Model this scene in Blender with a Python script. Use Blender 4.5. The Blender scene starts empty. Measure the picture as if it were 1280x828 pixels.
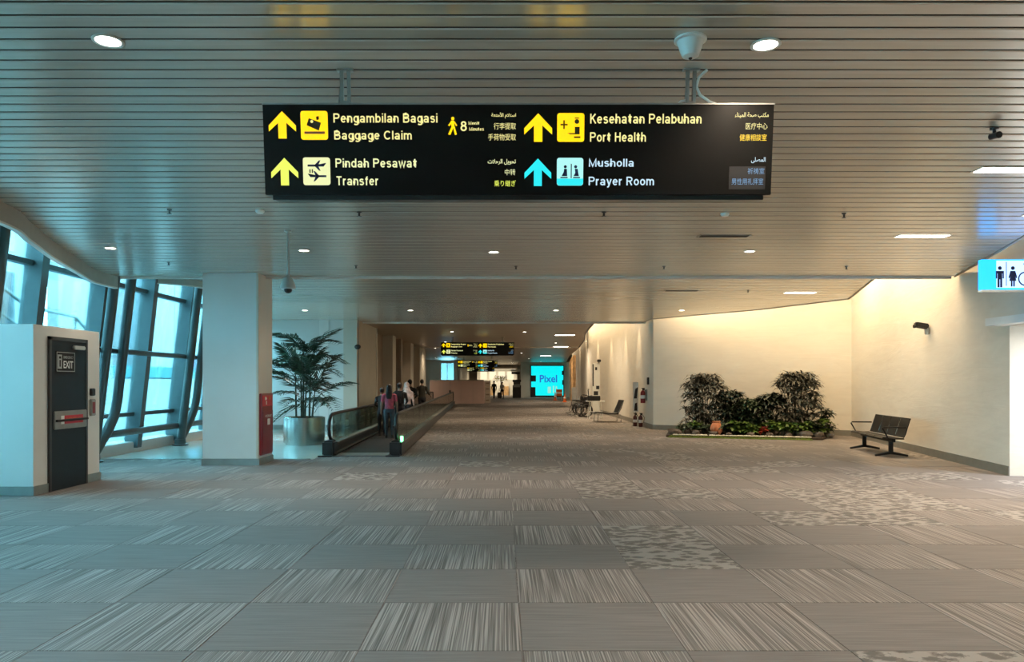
import bpy, bmesh, math, random
from mathutils import Vector, Matrix, Euler
random.seed(7)
PI = math.pi
scene = bpy.context.scene
COL = scene.collection

# ------------------------------------------------------------------ camera
# eye height 1.6 m, looking along +Y; horizon and vanishing point set with lens shift
F = 938.0; VX = 629.0; VY = 478.0; EYE = 1.6
cam_d = bpy.data.cameras.new('camera'); cam = bpy.data.objects.new('camera', cam_d); COL.objects.link(cam)
cam.location = (0, 0, EYE); cam.rotation_euler = (PI/2, 0, 0)
cam_d.sensor_fit = 'HORIZONTAL'; cam_d.sensor_width = 36.0; cam_d.lens = 36.0*F/1280
cam_d.shift_x = 11/1280; cam_d.shift_y = 64/1280
cam_d.clip_start = 0.05; cam_d.clip_end = 400
scene.camera = cam
def PX(px, d): return (px-VX)*d/F
def PZ(py, d): return EYE+(VY-py)*d/F

# ------------------------------------------------------------------ world and exposure
w = bpy.data.worlds.new('world'); scene.world = w; w.use_nodes = True
bg = w.node_tree.nodes['Background']; bg.inputs[0].default_value = (0.50, 0.80, 1.0, 1); bg.inputs[1].default_value = 33.0
vs = scene.view_settings
vs.view_transform = 'Standard'; vs.look = 'None'; vs.gamma = 1; vs.use_curve_mapping = False; vs.exposure = 0.0
scene.cycles.use_denoising = True
scene.cycles.max_bounces = 8; scene.cycles.diffuse_bounces = 5; scene.cycles.transparent_max_bounces = 16
scene.cycles.sample_clamp_indirect = 6.0

DOWN_W = 268.0          # watts of one recessed downlight
WARM = (1.0, 0.80, 0.56); NEUT = (1.0, 0.80, 0.60); COVE = (1.0, 0.74, 0.44)

def light(name, kind, loc, rot=(0,0,0), energy=100, color=(1,1,1), parent=None, **kw):
    d = bpy.data.lights.new(name, kind); d.energy = energy; d.color = color
    for k, v in kw.items(): setattr(d, k, v)
    o = bpy.data.objects.new(name, d); COL.objects.link(o); o.location = loc; o.rotation_euler = rot
    if parent: o.parent = parent
    return o

# ------------------------------------------------------------------ node helpers
class NB:
    def __init__(s, name):
        s.m = bpy.data.materials.new(name); s.m.use_nodes = True
        s.t = s.m.node_tree; s.n = s.t.nodes; s.b = s.n['Principled BSDF']; s.out = s.n['Material Output']
    def node(s, t, **kw):
        x = s.n.new(t)
        for k, v in kw.items(): setattr(x, k, v)
        return x
    def link(s, a, b): s.t.links.new(a, b)
    def math(s, op, a, b=None):
        x = s.node('ShaderNodeMath', operation=op)
        for i, q in enumerate((a, b)):
            if q is None: continue
            if hasattr(q, 'links'): s.link(q, x.inputs[i])
            else: x.inputs[i].default_value = q
        return x.outputs[0]
    def pos(s, scale=(1,1,1), obj=False):
        if obj: src = s.node('ShaderNodeTexCoord').outputs['Object']
        else: src = s.node('ShaderNodeNewGeometry').outputs['Position']
        mp = s.node('ShaderNodeMapping'); mp.inputs['Scale'].default_value = scale
        s.link(src, mp.inputs['Vector']); return mp.outputs[0]
    def noise(s, vec, scale=1.0, detail=3.0, rough=0.55, dist=0.0):
        x = s.node('ShaderNodeTexNoise'); s.link(vec, x.inputs['Vector'])
        x.inputs['Scale'].default_value = scale; x.inputs['Detail'].default_value = detail
        x.inputs['Roughness'].default_value = rough; x.inputs['Distortion'].default_value = dist
        return x.outputs['Fac']
    def ramp(s, fac, stops):
        x = s.node('ShaderNodeValToRGB'); s.link(fac, x.inputs[0]); e = x.color_ramp.elements
        e[0].position, e[0].color = stops[0][0], (*stops[0][1], 1)
        e[1].position, e[1].color = stops[-1][0], (*stops[-1][1], 1)
        for p, c in stops[1:-1]:
            q = e.new(p); q.color = (*c, 1)
        return x.outputs[0]
    def mix(s, fac, a, b):
        x = s.node('ShaderNodeMix', data_type='RGBA')
        for i, q in ((0, fac), (6, a), (7, b)):
            if hasattr(q, 'links'): s.link(q, x.inputs[i])
            else: x.inputs[i].default_value = q if i == 0 else (*q, 1)
        return x.outputs[2]
    def bump(s, h, strength=0.2, dist=0.02):
        x = s.node('ShaderNodeBump'); x.inputs['Strength'].default_value = strength; x.inputs['Distance'].default_value = dist
        s.link(h, x.inputs['Height']); s.link(x.outputs[0], s.b.inputs['Normal'])
    def set(s, **kw):
        for k, v in kw.items(): s.b.inputs[k.replace('_', ' ')].default_value = v
        return s

def plain(name, c, rough=0.5, metal=0.0, spec=0.5, var=0.08, scale=6.0, bump=0.0, obj=True, coat=0.0):
    nb = NB(name); f = nb.noise(nb.pos(obj=obj), scale, 4)
    lo = tuple(max(0, x*(1-var)) for x in c); hi = tuple(min(1, x*(1+var)) for x in c)
    nb.link(nb.ramp(f, [(0.3, lo), (0.7, hi)]), nb.b.inputs['Base Color'])
    nb.set(Roughness=rough, Metallic=metal); nb.b.inputs['Specular IOR Level'].default_value = spec
    nb.b.inputs['Coat Weight'].default_value = coat
    if bump: nb.bump(nb.noise(nb.pos(obj=obj), scale*8, 3), bump, 0.01)
    return nb.m
def emis(name, c, s, base=(0.02,0.02,0.02)):
    nb = NB(name); nb.set(Base_Color=(*base, 1), Roughness=0.4, Emission_Color=(*c, 1), Emission_Strength=s); return nb.m

# ------------------------------------------------------------------ materials
TS = 0.975; TX0 = 0.113; TY0 = 4.467
def carpet_color(nb, kind):
    if kind == 'striped':
        f = nb.noise(nb.pos((95, 0.7, 1)), 1.0, 2.0, 0.55, 0.0)
        c = nb.ramp(f, [(0.36, (0.088,0.079,0.072)), (0.5, (0.208,0.184,0.168)), (0.62, (0.416,0.366,0.335))])
    elif kind == 'cross':
        f = nb.noise(nb.pos((1.6, 62, 1)), 1.0, 3, 0.6, 0.2)
        c = nb.ramp(f, [(0.3, (0.140,0.125,0.115)), (0.68, (0.244,0.217,0.200))])
    else:
        v = nb.node('ShaderNodeTexVoronoi', feature='F1'); nb.link(nb.pos((9, 13, 1)), v.inputs['Vector']); v.inputs['Scale'].default_value = 1.0
        n = nb.noise(nb.pos((16, 22, 1)), 1.0, 3, 0.7, 1.5)
        s = nb.math('MULTIPLY', nb.math('ADD', v.outputs['Distance'], n), 0.92)
        c = nb.ramp(s, [(0.78, (0.115,0.105,0.095)), (0.95, (0.21,0.19,0.172)), (1.0, (0.36,0.33,0.30))])
    return c
def carpet(kind):
    nb = NB('carpet_'+kind)
    if kind == 'field':
        a = carpet_color(nb, 'striped'); b = carpet_color(nb, 'cross'); fl = carpet_color(nb, 'floral')
        sx = nb.node('ShaderNodeSeparateXYZ'); nb.link(nb.node('ShaderNodeNewGeometry').outputs['Position'], sx.inputs[0])
        i = nb.math('FLOOR', nb.math('DIVIDE', nb.math('SUBTRACT', sx.outputs[0], TX0), TS))
        j = nb.math('FLOOR', nb.math('DIVIDE', nb.math('SUBTRACT', sx.outputs[1], TY0), TS))
        par = nb.math('ABSOLUTE', nb.math('MODULO', nb.math('ADD', nb.math('ADD', i, j), 400.0), 2.0))
        c = nb.mix(nb.math('GREATER_THAN', par, 0.5), b, a)
        ij = nb.node('ShaderNodeCombineXYZ'); nb.link(i, ij.inputs[0]); nb.link(j, ij.inputs[1])
        wn = nb.node('ShaderNodeTexWhiteNoise', noise_dimensions='3D'); nb.link(ij.outputs[0], wn.inputs['Vector'])
        c = nb.mix(nb.math('GREATER_THAN', wn.outputs['Value'], 0.78), c, fl)
    else:
        c = carpet_color(nb, kind)
    g = nb.noise(nb.pos((260, 260, 1)), 1.0, 2)
    c = nb.mix(0.25, c, nb.mix(g, (0.125,0.110,0.102), (0.291,0.258,0.240)))
    nb.link(c, nb.b.inputs['Base Color']); nb.set(Roughness=0.85); nb.b.inputs['Specular IOR Level'].default_value = 0.25
    nb.bump(nb.noise(nb.pos((180, 180, 60)), 1.0, 2), 0.25, 0.004)
    return nb.m
M = {}
for k in ('striped', 'cross', 'floral', 'field'): M['carpet_'+k] = carpet(k)

def stone_wall():
    nb = NB('cream_stone'); p = nb.pos((0.9, 0.9, 3.2))
    f = nb.noise(p, 1.3, 6, 0.6, 0.8); g = nb.noise(nb.pos((0.5, 0.5, 0.5)), 1.0, 3)
    c = nb.mix(g, nb.ramp(f, [(0.3, (0.62,0.57,0.48)), (0.7, (0.72,0.67,0.57))]), (0.66,0.62,0.54))
    nb.link(c, nb.b.inputs['Base Color']); nb.set(Roughness=0.75)
    h = nb.math('ADD', nb.noise(nb.pos((0.35, 0.35, 2.6)), 1.0, 5, 0.6, 1.6), nb.math('MULTIPLY', nb.noise(nb.pos((6, 6, 12)), 1.0, 4), 0.2))
    nb.bump(h, 0.25, 0.03)
    return nb.m
M['stone'] = stone_wall()
M['white_wall'] = plain('white_wall', (0.72,0.73,0.70), 0.5, var=0.03, scale=1.2)
M['white_gloss'] = plain('white_gloss', (0.66,0.68,0.66), 0.25, var=0.03, scale=1.2)
M['beige_wall'] = plain('beige_wall', (0.56,0.51,0.43), 0.55, var=0.05, scale=1.5)
M['brown_wall'] = plain('brown_wall', (0.30,0.235,0.18), 0.6, var=0.12, scale=1.5)
M['skirting'] = plain('skirting', (0.19,0.18,0.15), 0.4, var=0.1)
M['skirting_steel'] = plain('skirting_steel', (0.33,0.36,0.34), 0.35, 0.6, var=0.06)
M['tile_floor'] = plain('polished_floor', (0.62,0.62,0.57), 0.10, spec=0.6, var=0.05, scale=0.8, obj=False)
def slat_mat(name, c, metal, rough):
    nb = NB(name); f = nb.noise(nb.pos((0.6, 14, 1)), 1.0, 3)
    nb.link(nb.ramp(f, [(0.3, tuple(x*0.9 for x in c)), (0.7, tuple(min(1,x*1.06) for x in c))]), nb.b.inputs['Base Color'])
    nb.set(Roughness=rough, Metallic=metal); return nb.m
M['slat'] = slat_mat('satin_aluminium', (0.70,0.66,0.59), 0.5, 0.24)
M['slat_far'] = slat_mat('tan_aluminium', (0.46,0.37,0.28), 0.30, 0.36)
M['dark_void'] = plain('dark_void', (0.03,0.03,0.028), 0.8)
M['plenum'] = plain('plenum_grey', (0.35,0.33,0.30), 0.8)
M['fascia'] = plain('fascia_beige', (0.42,0.37,0.31), 0.5, var=0.05)
M['trim_white'] = plain('trim_white', (0.75,0.72,0.66), 0.4, var=0.03)
M['black'] = plain('black_plastic', (0.014,0.014,0.015), 0.35, var=0.2)
M['sign_black'] = plain('sign_black', (0.004,0.0038,0.0035), 0.32, spec=0.25, var=0.1)
M['black_rubber'] = plain('black_rubber', (0.012,0.012,0.012), 0.5, var=0.2)
M['bench_black'] = plain('bench_black', (0.008,0.008,0.008), 0.5, spec=0.3, var=0.2)
M['dark_metal'] = plain('dark_metal', (0.06,0.06,0.06), 0.35, 0.8, var=0.15)
M['steel'] = plain('brushed_steel', (0.62,0.60,0.55), 0.22, 1.0, var=0.05, scale=3)
M['chrome'] = plain('chrome', (0.75,0.73,0.70), 0.12, 1.0, var=0.03)
M['grey_metal'] = plain('grey_metal', (0.32,0.32,0.30), 0.45, 0.5, var=0.1)
M['white_plastic'] = plain('white_plastic', (0.75,0.76,0.72), 0.4, var=0.03)
M['lens_grey'] = plain('camera_grey', (0.42,0.44,0.42), 0.35, var=0.05)
M['mullion'] = plain('mullion_paint', (0.075,0.105,0.11), 0.4, 0.2, var=0.06)
M['pipe'] = plain('pipe_paint', (0.055,0.07,0.07), 0.32, 0.2, var=0.06)
M['door'] = plain('door_navy', (0.011,0.020,0.027), 0.45, 0.0, 0.3, var=0.06)
M['door_frame'] = plain('door_frame', (0.07,0.07,0.07), 0.4, 0.4, var=0.1)
M['red'] = plain('red_paint', (0.24,0.013,0.017), 0.3, var=0.08, coat=0.3)
M['red_print'] = plain('red_print', (0.55,0.03,0.05), 0.5)
M['white_print'] = plain('white_print', (0.85,0.85,0.82), 0.5)
M['pink_board'] = plain('pink_board', (0.72,0.52,0.46), 0.6, var=0.05, scale=1.5)
M['soil'] = plain('soil', (0.05,0.035,0.025), 0.95, var=0.4, scale=20, bump=0.6)
M['grass'] = plain('grass', (0.16,0.22,0.035), 0.8, var=0.4, scale=18)
M['pebble'] = plain('pebble', (0.72,0.68,0.58), 0.6, var=0.15)
M['rock'] = plain('rock', (0.11,0.09,0.075), 0.85, var=0.4, scale=8, bump=0.5)
M['leaf_palm'] = plain('leaf_palm', (0.030,0.062,0.032), 0.40, var=0.45, scale=5)
M['leaf_dark'] = plain('leaf_dark', (0.030,0.042,0.026), 0.45, var=0.5, scale=9)
M['leaf_grey'] = plain('leaf_grey', (0.085,0.085,0.065), 0.5, var=0.5, scale=9)
M['leaf_mid'] = plain('leaf_mid', (0.035,0.060,0.025), 0.45, var=0.4, scale=9)
M['leaf_bright'] = plain('leaf_bright', (0.10,0.175,0.025), 0.45, var=0.5, scale=9)
M['leaf_red'] = plain('leaf_red', (0.55,0.07,0.035), 0.5, var=0.3, scale=9)
M['stem'] = plain('stem', (0.06,0.06,0.035), 0.7, var=0.4, scale=12)
M['terracotta'] = plain('terracotta', (0.55,0.20,0.09), 0.7, var=0.2)
M['warm_tan'] = plain('warm_tan_surface', (0.60,0.38,0.19), 0.5, var=0.25, scale=4)
M['orange'] = plain('orange_plastic', (0.75,0.16,0.03), 0.5, var=0.1)
M['belt'] = plain('belt_rubber', (0.012,0.011,0.010), 0.75, var=0.3)
M['apron'] = plain('apron_concrete', (0.30,0.30,0.29), 0.9, var=0.15, scale=0.6)
M['facade'] = plain('facade_white', (0.27,0.28,0.28), 0.6, var=0.06, scale=0.5)
M['facade_grey'] = plain('facade_grey', (0.06,0.075,0.085), 0.6, var=0.15, scale=0.5)
M['facade_blue'] = plain('facade_blue', (0.13,0.185,0.205), 0.6, var=0.1, scale=0.5)
M['teal'] = plain('teal_band', (0.015,0.13,0.15), 0.5)
M['purple'] = plain('purple_band', (0.07,0.065,0.19), 0.5)
M['roof_panel'] = plain('roof_panel', (0.45,0.45,0.42), 0.7)
def glass(name, tint, gloss=0.06):
    nb = NB(name); nb.n.remove(nb.b)
    tr = nb.node('ShaderNodeBsdfTransparent'); tr.inputs[0].default_value = (*tint, 1)
    gl = nb.node('ShaderNodeBsdfGlossy'); gl.inputs['Roughness'].default_value = 0.02; gl.inputs[0].default_value = (0.9,0.95,0.95,1)
    mx = nb.node('ShaderNodeMixShader'); lw = nb.node('ShaderNodeFresnel'); lw.inputs[0].default_value = 1.45
    nb.link(nb.math('MULTIPLY', lw.outputs[0], 0.8), mx.inputs[0])
    nb.link(tr.outputs[0], mx.inputs[1]); nb.link(gl.outputs[0], mx.inputs[2]); nb.link(mx.outputs[0], nb.out.inputs[0])
    return nb.m
M['glass_cyan'] = glass('curtain_glass', (0.70, 0.965, 0.985))
M['glass_rail'] = glass('balustrade_glass', (0.80, 0.86, 0.80))
M['e_lamp'] = emis('lamp_white', (1.0,0.93,0.80), 14)
M['e_line'] = emis('lamp_line', (1.0,0.92,0.78), 9)
M['e_yellow'] = emis('sign_yellow', (1.0,0.64,0.0), 1.35)
M['e_cream'] = emis('sign_cream', (1.0,0.90,0.35), 1.0)
M['e_pale'] = emis('sign_pale', (0.95,0.98,0.50), 0.95)
M['e_lime'] = emis('sign_lime', (0.85,0.95,0.12), 1.05)
M['e_cyan'] = emis('sign_cyan', (0.02,0.78,0.85), 1.1)
M['e_palecyan'] = emis('sign_palecyan', (0.45,0.95,0.92), 1.0)
M['e_paleblue'] = emis('sign_paleblue', (0.62,0.85,1.0), 0.95)
M['e_blue'] = emis('sign_blue', (0.25,0.55,0.95), 0.6)
M['e_toilet'] = emis('sign_toilet', (0.01,0.36,1.0), 2.4)
M['e_toilet_white'] = emis('sign_toilet_white', (0.36,0.56,1.0), 2.3)
M['e_screen'] = emis('screen_cyan', (0.0,0.80,0.83), 1.15)
M['e_screen_text'] = emis('screen_text', (0.02,0.16,0.75), 0.8)
M['e_screen_pale'] = emis('screen_pale', (0.35,0.9,0.75), 0.9)
M['e_green'] = emis('indicator_green', (0.15,1.0,0.35), 6)
M['e_shop'] = emis('shop_light', (1.0,0.86,0.58), 1.1)
M['navy_print'] = plain('navy_print', (0.01,0.02,0.10), 0.5)
M['sign_brown'] = plain('sign_brown', (0.035,0.02,0.002), 0.5)
SKIN = plain('skin', (0.36,0.21,0.14), 0.55, var=0.05)

# ------------------------------------------------------------------ mesh helpers
class MB:
    def __init__(s): s.bm = bmesh.new()
    def box(s, x0, x1, y0, y1, z0, z1, bev=0.0, mat=None):
        r = bmesh.ops.create_cube(s.bm, size=1.0); vs_ = r['verts']
        mt = Matrix.Translation(((x0+x1)/2, (y0+y1)/2, (z0+z1)/2)) @ Matrix.Diagonal((abs(x1-x0), abs(y1-y0), abs(z1-z0), 1))
        if mat is not None: mt = mat @ mt
        bmesh.ops.transform(s.bm, matrix=mt, verts=vs_)
        if bev:
            es = list({e for v in vs_ for e in v.link_edges})
            bmesh.ops.bevel(s.bm, geom=es, offset=bev, segments=2, affect='EDGES', clamp_overlap=True)
        return s
    def ring(s, c, ax, bx, n):
        return [s.bm.verts.new(c + ax*math.cos(2*PI*i/n) + bx*math.sin(2*PI*i/n)) for i in range(n)]
    def skin(s, rings, cap=True):
        n = len(rings[0])
        for a, b in zip(rings, rings[1:]):
            for i in range(n):
                try: s.bm.faces.new((a[i], a[(i+1)%n], b[(i+1)%n], b[i]))
                except ValueError: pass
        if cap:
            s.bm.faces.new(list(reversed(rings[0]))); s.bm.faces.new(rings[-1])
        return s
    def tube(s, pts, r, n=8, cap=True):
        pts = [Vector(p) for p in pts]; rs = r if isinstance(r, (list, tuple)) else [r]*len(pts)
        rings = []; up = None
        for i, p in enumerate(pts):
            t = (pts[min(i+1, len(pts)-1)] - pts[max(i-1, 0)]).normalized()
            if up is None: up = Vector((0,0,1)) if abs(t.z) < 0.9 else Vector((1,0,0))
            a = (up - t*up.dot(t)).normalized(); b = t.cross(a); up = a
            rings.append(s.ring(p, a*rs[i], b*rs[i], n))
        return s.skin(rings, cap)
    def loft(s, rows, n=16, cap=True):                        # rows of (x, y, z, rx, ry)
        return s.skin([s.ring(Vector(q[:3]), Vector((q[3],0,0)), Vector((0,q[4],0)), n) for q in rows], cap)
    def lathe(s, prof, c=(0,0,0), n=24, cap=True):            # profile of (r, z)
        return s.loft([(c[0], c[1], c[2]+z, max(r,1e-4), max(r,1e-4)) for r, z in prof], n, cap)
    def ball(s, c, rx, ry=None, rz=None, sub=2):
        ry = ry or rx; rz = rz or rx
        r = bmesh.ops.create_icosphere(s.bm, subdivisions=sub, radius=1.0)
        bmesh.ops.transform(s.bm, matrix=Matrix.Translation(c) @ Matrix.Diagonal((rx, ry, rz, 1)), verts=r['verts']); return s
    def prism(s, poly, fn0, fn1):                              # 2-D polygon, two maps to 3-D
        a = [s.bm.verts.new(fn0(*p)) for p in poly]; b = [s.bm.verts.new(fn1(*p)) for p in poly]; n = len(poly)
        for i in range(n): s.bm.faces.new((a[i], a[(i+1)%n], b[(i+1)%n], b[i]))
        s.bm.faces.new(list(reversed(a))); s.bm.faces.new(b); return s
    def quad(s, *ps):
        s.bm.faces.new([s.bm.verts.new(p) for p in ps]); return s
    def mesh(s, name):
        bmesh.ops.recalc_face_normals(s.bm, faces=s.bm.faces[:])
        me = bpy.data.meshes.new(name); s.bm.to_mesh(me); s.bm.free(); return me
    def build(s, name, mat, parent=None, smooth=False, loc=None, rot=None):
        me = s.mesh(name); return obj(name, me, mat, parent, smooth, loc, rot)
def obj(name, me, mat, parent=None, smooth=False, loc=None, rot=None):
    mat = M[mat] if isinstance(mat, str) else mat
    if mat is not None and not me.materials: me.materials.append(mat)
    if smooth:
        me.polygons.foreach_set('use_smooth', [True]*len(me.polygons)); me.set_sharp_from_angle(angle=math.radians(40))
    o = bpy.data.objects.new(name, me); COL.objects.link(o)
    if parent: o.parent = parent
    if loc is not None: o.location = loc
    if rot is not None: o.rotation_euler = rot
    return o
def tag(o, label=None, cat=None, group=None, kind=None):
    if label: o['label'] = label
    if cat: o['category'] = cat
    if group: o['group'] = group
    if kind: o['kind'] = kind
    return o
def thing(name, label, cat, loc=(0,0,0), rz=0.0, group=None):
    o = bpy.data.objects.new(name, None); COL.objects.link(o); o.empty_display_size = 0.1
    o.location = loc; o.rotation_euler = (0, 0, rz); return tag(o, label, cat, group)
def struct(o, label, cat): return tag(o, label, cat, None, 'structure')
def copy_tree(o, parent=None):
    c = o.copy(); COL.objects.link(c); c.parent = parent
    for ch in [x for x in list(COL.objects) if x.parent == o]: copy_tree(ch, c)
    return c
def lerp_curve(pts, y):
    if y <= pts[0][1]: return pts[0][0]
    for (xa, ya), (xb, yb) in zip(pts, pts[1:]):
        if y <= yb:
            t = (y-ya)/(yb-ya); return xa+(xb-xa)*t
    return pts[-1][0]
def smooth_curve(pts, n=8):
    out = []
    for i in range(len(pts)-1):
        p0 = pts[max(i-1,0)]; p1 = pts[i]; p2 = pts[i+1]; p3 = pts[min(i+2,len(pts)-1)]
        for k in range(n):
            t = k/n
            out.append(tuple(0.5*((2*p1[j])+(-p0[j]+p2[j])*t+(2*p0[j]-5*p1[j]+4*p2[j]-p3[j])*t*t+(-p0[j]+3*p1[j]-3*p2[j]+p3[j])*t**3) for j in range(2)))
    out.append(pts[-1]); return out
ORD = ['first','second','third','fourth','fifth','sixth','seventh','eighth','ninth','tenth','eleventh','twelfth','thirteenth','fourteenth']

# ------------------------------------------------------------------ floor
def plate(poly, z0, z1):
    return MB().prism(poly, lambda x, y: (x, y, z0), lambda x, y: (x, y, z1))
fl = plate([(-9.2,-8), (12.3,-8), (12.3,26.5), (6,26.5), (8,80), (8,96), (-4.3,96), (-4.3,72.3), (-8.5,72.3), (-8.5,47.9), (-5.6,47.9), (-5.6,25.9), (-3.95,25.9), (-3.95,15.6), (-9.2,15.6)], -0.2, -0.004).build('floor', 'carpet_field')
struct(fl, 'grey patterned carpet floor of the concourse', 'floor')
tile_me = MB().box(-TS/2+0.004, TS/2-0.004, -TS/2+0.004, TS/2-0.004, -0.006, 0.0).mesh('carpet_tile')
def tile_variant(kind):
    m = tile_me.copy(); m.materials.append(M['carpet_'+kind]); return m
TM = {k: tile_variant(k) for k in ('striped','cross','floral')}
FLORAL = {(1,2),(1,3),(3,4),(4,4),(4,5),(5,5),(4,6),(5,6),(5,7),(4,9),(3,9),(2,6),(1,6),(1,7),(2,-1),(3,-1),(7,8),(6,8),(6,4),(0,9),(-1,10),(3,11),(5,10),(-3,8)}
ntile = 0
for k in range(-1, 12):
    yc = TY0+TS*(k+0.5)
    half_l = -652*(yc+0.6)/F-0.2; half_r = 662*(yc+0.6)/F+0.2
    for c in range(-10, 11):
        xc = TX0+TS*(c+0.5)
        if xc+TS/2 < half_l or xc-TS/2 > half_r or xc < -8.2: continue
        if xc-TS/2 < -6.62 and yc+TS/2 > 10.5 and yc-TS/2 < 12.4: continue
        wall_x = 8.66+(yc+TS/2-12.83)*0.182
        if xc+TS/2 > wall_x-0.05: continue
        if yc+TS/2 > 15.6 and xc < -3.9: continue
        kind = 'floral' if (c,k) in FLORAL else ('striped' if (c+k) % 2 else 'cross')
        obj('carpet_tile', TM[kind], None, fl, loc=(xc, yc, 0)); ntile += 1
fs = plate([(-9.2,15.6), (-3.95,15.6), (-3.95,26), (-9.2,26)], -0.2, 0.0).build('floor_side', 'tile_floor')
struct(fs, 'glossy pale tiled floor strip along the glass wall', 'floor')
MB().box(-9.0, -4.0, 15.56, 15.62, -0.01, 0.006).build('edge_strip', 'steel', fs)
ap = plate([(-60,-30), (-8.9,-30), (-8.9,110), (-60,110)], -3.2, -3.0).build('ground_apron', 'apron')
struct(ap, 'concrete apron outside the glass wall', 'ground')

# ------------------------------------------------------------------ ceilings: backing plate plus separate slats
CZ = 3.70
L1 = smooth_curve([(-5.75,-8), (-5.75,6.0), (-5.85,8.72), (-6.25,9.95), (-6.74,11.26), (-7.27,12.9), (-7.62,14.0), (-7.66,14.9)])
R1 = [(7.3,-8), (7.3,9.5), (7.47,10.77), (8.1,12.5), (8.95,14.9)]
L2 = smooth_curve([(-6.9,14.9), (-6.28,15.6), (-6.0,17.5), (-7.2,21), (-8.2,26.3)])
R2 = [(7.4,14.9), (8.7,18.9), (7.4,21.7), (4.9,25.0), (4.9,26.3)]
L3 = [(-5.4,26.3), (-5.4,44.8)]; R3 = smooth_curve([(3.17,26.3), (3.5,32), (4.0,37.2), (4.5,44.8)])
L4 = [(-8.4,44.8), (-8.4,72), (-4.25,72.01), (-4.25,96)]; R4 = [(4.6,44.8), (5.3,60), (6.7,80), (6.7,96)]
def ceiling(name, label, Lc, Rc, y0, y1, widths, mat):
    ys = sorted({y0, y1} | {y for _, y in Lc+Rc if y0 < y < y1})
    poly = [(lerp_curve(Lc,y)+0.01, y) for y in ys] + [(lerp_curve(Rc,y)-0.01, y) for y in reversed(ys)]
    root = plate(poly, CZ+0.075, CZ+0.12).build(name, 'dark_void'); struct(root, label, 'ceiling')
    y = y0
    while y < y1-0.02:
        wd = widths(y); a = y; b = min(y+wd, y1); g = min(0.036, 0.15*wd)
        s0, s1 = a+g/2, b-g/2; mb = MB(); vs_ = []
        for yy, z, ins in ((s0, CZ+0.076, 0), (s0, CZ+0.006, 0), (s0+0.008, CZ, 0), (s1-0.008, CZ, 0), (s1, CZ+0.006, 0), (s1, CZ+0.076, 0)):
            vs_.append((mb.bm.verts.new((lerp_curve(Lc,yy), yy, z)), mb.bm.verts.new((lerp_curve(Rc,yy), yy, z))))
        n = len(vs_)
        for i in range(n):
            p, q = vs_[i], vs_[(i+1)%n]; mb.bm.faces.new((p[0], q[0], q[1], p[1]))
        mb.bm.faces.new([v[0] for v in vs_]); mb.bm.faces.new([v[1] for v in reversed(vs_)])
        sl = mb.build('slat', mat, root); sl.data.materials.append(M['dark_void']); y = b
        for p in sl.data.polygons:
            if abs(p.normal.y) > 0.95: p.material_index = 1  # slat sides coloured dark, painting in the shade of the gaps
    return root
c1 = ceiling('ceiling', 'slatted metal ceiling over the near concourse', L1, R1, -8, 14.9, lambda y: 0.6 if y < 2.5 else (0.15 if y < 5.0 else (0.15+min(1,(y-5.0)/6)*0.13)), 'slat')
c2 = ceiling('ceiling_middle', 'slatted ceiling bay in front of the stone wall', L2, R2, 14.96, 26.3, lambda y: 0.45, 'slat')
c3 = ceiling('ceiling_far', 'tan slatted ceiling bay over the moving walkway', L3, R3, 26.36, 44.8, lambda y: 0.9, 'slat_far')
c4 = ceiling('ceiling_end', 'tan ceiling at the distant end of the concourse', L4, R4, 44.86, 96, lambda y: 2.0, 'slat_far')
def edge_band(name, curve, y0, y1, z0, z1, mat, parent, th=0.05, side=-1):
    pts = [p for p in curve if y0 <= p[1] <= y1]
    pts = [(lerp_curve(curve,y0), y0)] + [p for p in pts if y0 < p[1] < y1] + [(lerp_curve(curve,y1), y1)]
    mb = MB(); R = []
    for x, y in pts:
        R.append([mb.bm.verts.new(q) for q in ((x+0.01*-side,y,z0), (x+0.01*-side,y,z1), (x+th*side,y,z1), (x+th*side,y,z0))])
    for a, b in zip(R, R[1:]):
        for i in range(4): mb.bm.faces.new((a[i], a[(i+1)%4], b[(i+1)%4], b[i]))
    mb.bm.faces.new(R[0]); mb.bm.faces.new(R[-1][::-1])
    return mb.build(name, mat, parent, smooth=True)
fa = edge_band('fascia', L1, -8, 14.9, CZ-0.22, CZ+0.09, 'fascia', c1); edge_band('fascia_lip', L1, -8, 14.9, CZ-0.245, CZ-0.22, 'trim_white', c1, 0.07)
edge_band('fascia', L2, 14.96, 26.3, CZ-0.12, CZ+0.09, 'fascia', c2); edge_band('fascia_lip', L2, 14.96, 26.3, CZ-0.14, CZ-0.12, 'trim_white', c2, 0.07)
edge_band('edge_trim', R1, -8, 14.9, CZ-0.015, CZ+0.12, 'fascia', c1, 0.03, 1); edge_band('edge_trim', R2, 14.96, 26.3, CZ-0.015, CZ+0.12, 'fascia', c2, 0.03, 1)
edge_band('edge_trim', R3, 26.36, 44.8, CZ-0.03, CZ+0.14, 'dark_metal', c3, 0.04, 1)
for nm, xa, xb, y in (('trim_1', -7.6, 8.9, 14.93), ('trim_2', -8.0, 5.0, 26.33), ('trim_3', -8.1, 4.5, 44.83)):
    t = MB().box(xa, xb, y-0.03, y+0.03, CZ-0.045, CZ+0.10).build(nm, 'trim_white')
    struct(t, {'trim_1':'pale joint trim between near and middle ceiling bays', 'trim_2':'pale joint trim between middle and far ceiling bays', 'trim_3':'pale joint trim before the end ceiling bay'}[nm], 'trim')
up = plate([(-8.3,-8), (12,-8), (12,96), (-8.3,96)], 5.3, 5.4).build('ceiling_upper', 'plenum'); struct(up, 'upper soffit above the slatted ceiling', 'ceiling')

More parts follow.
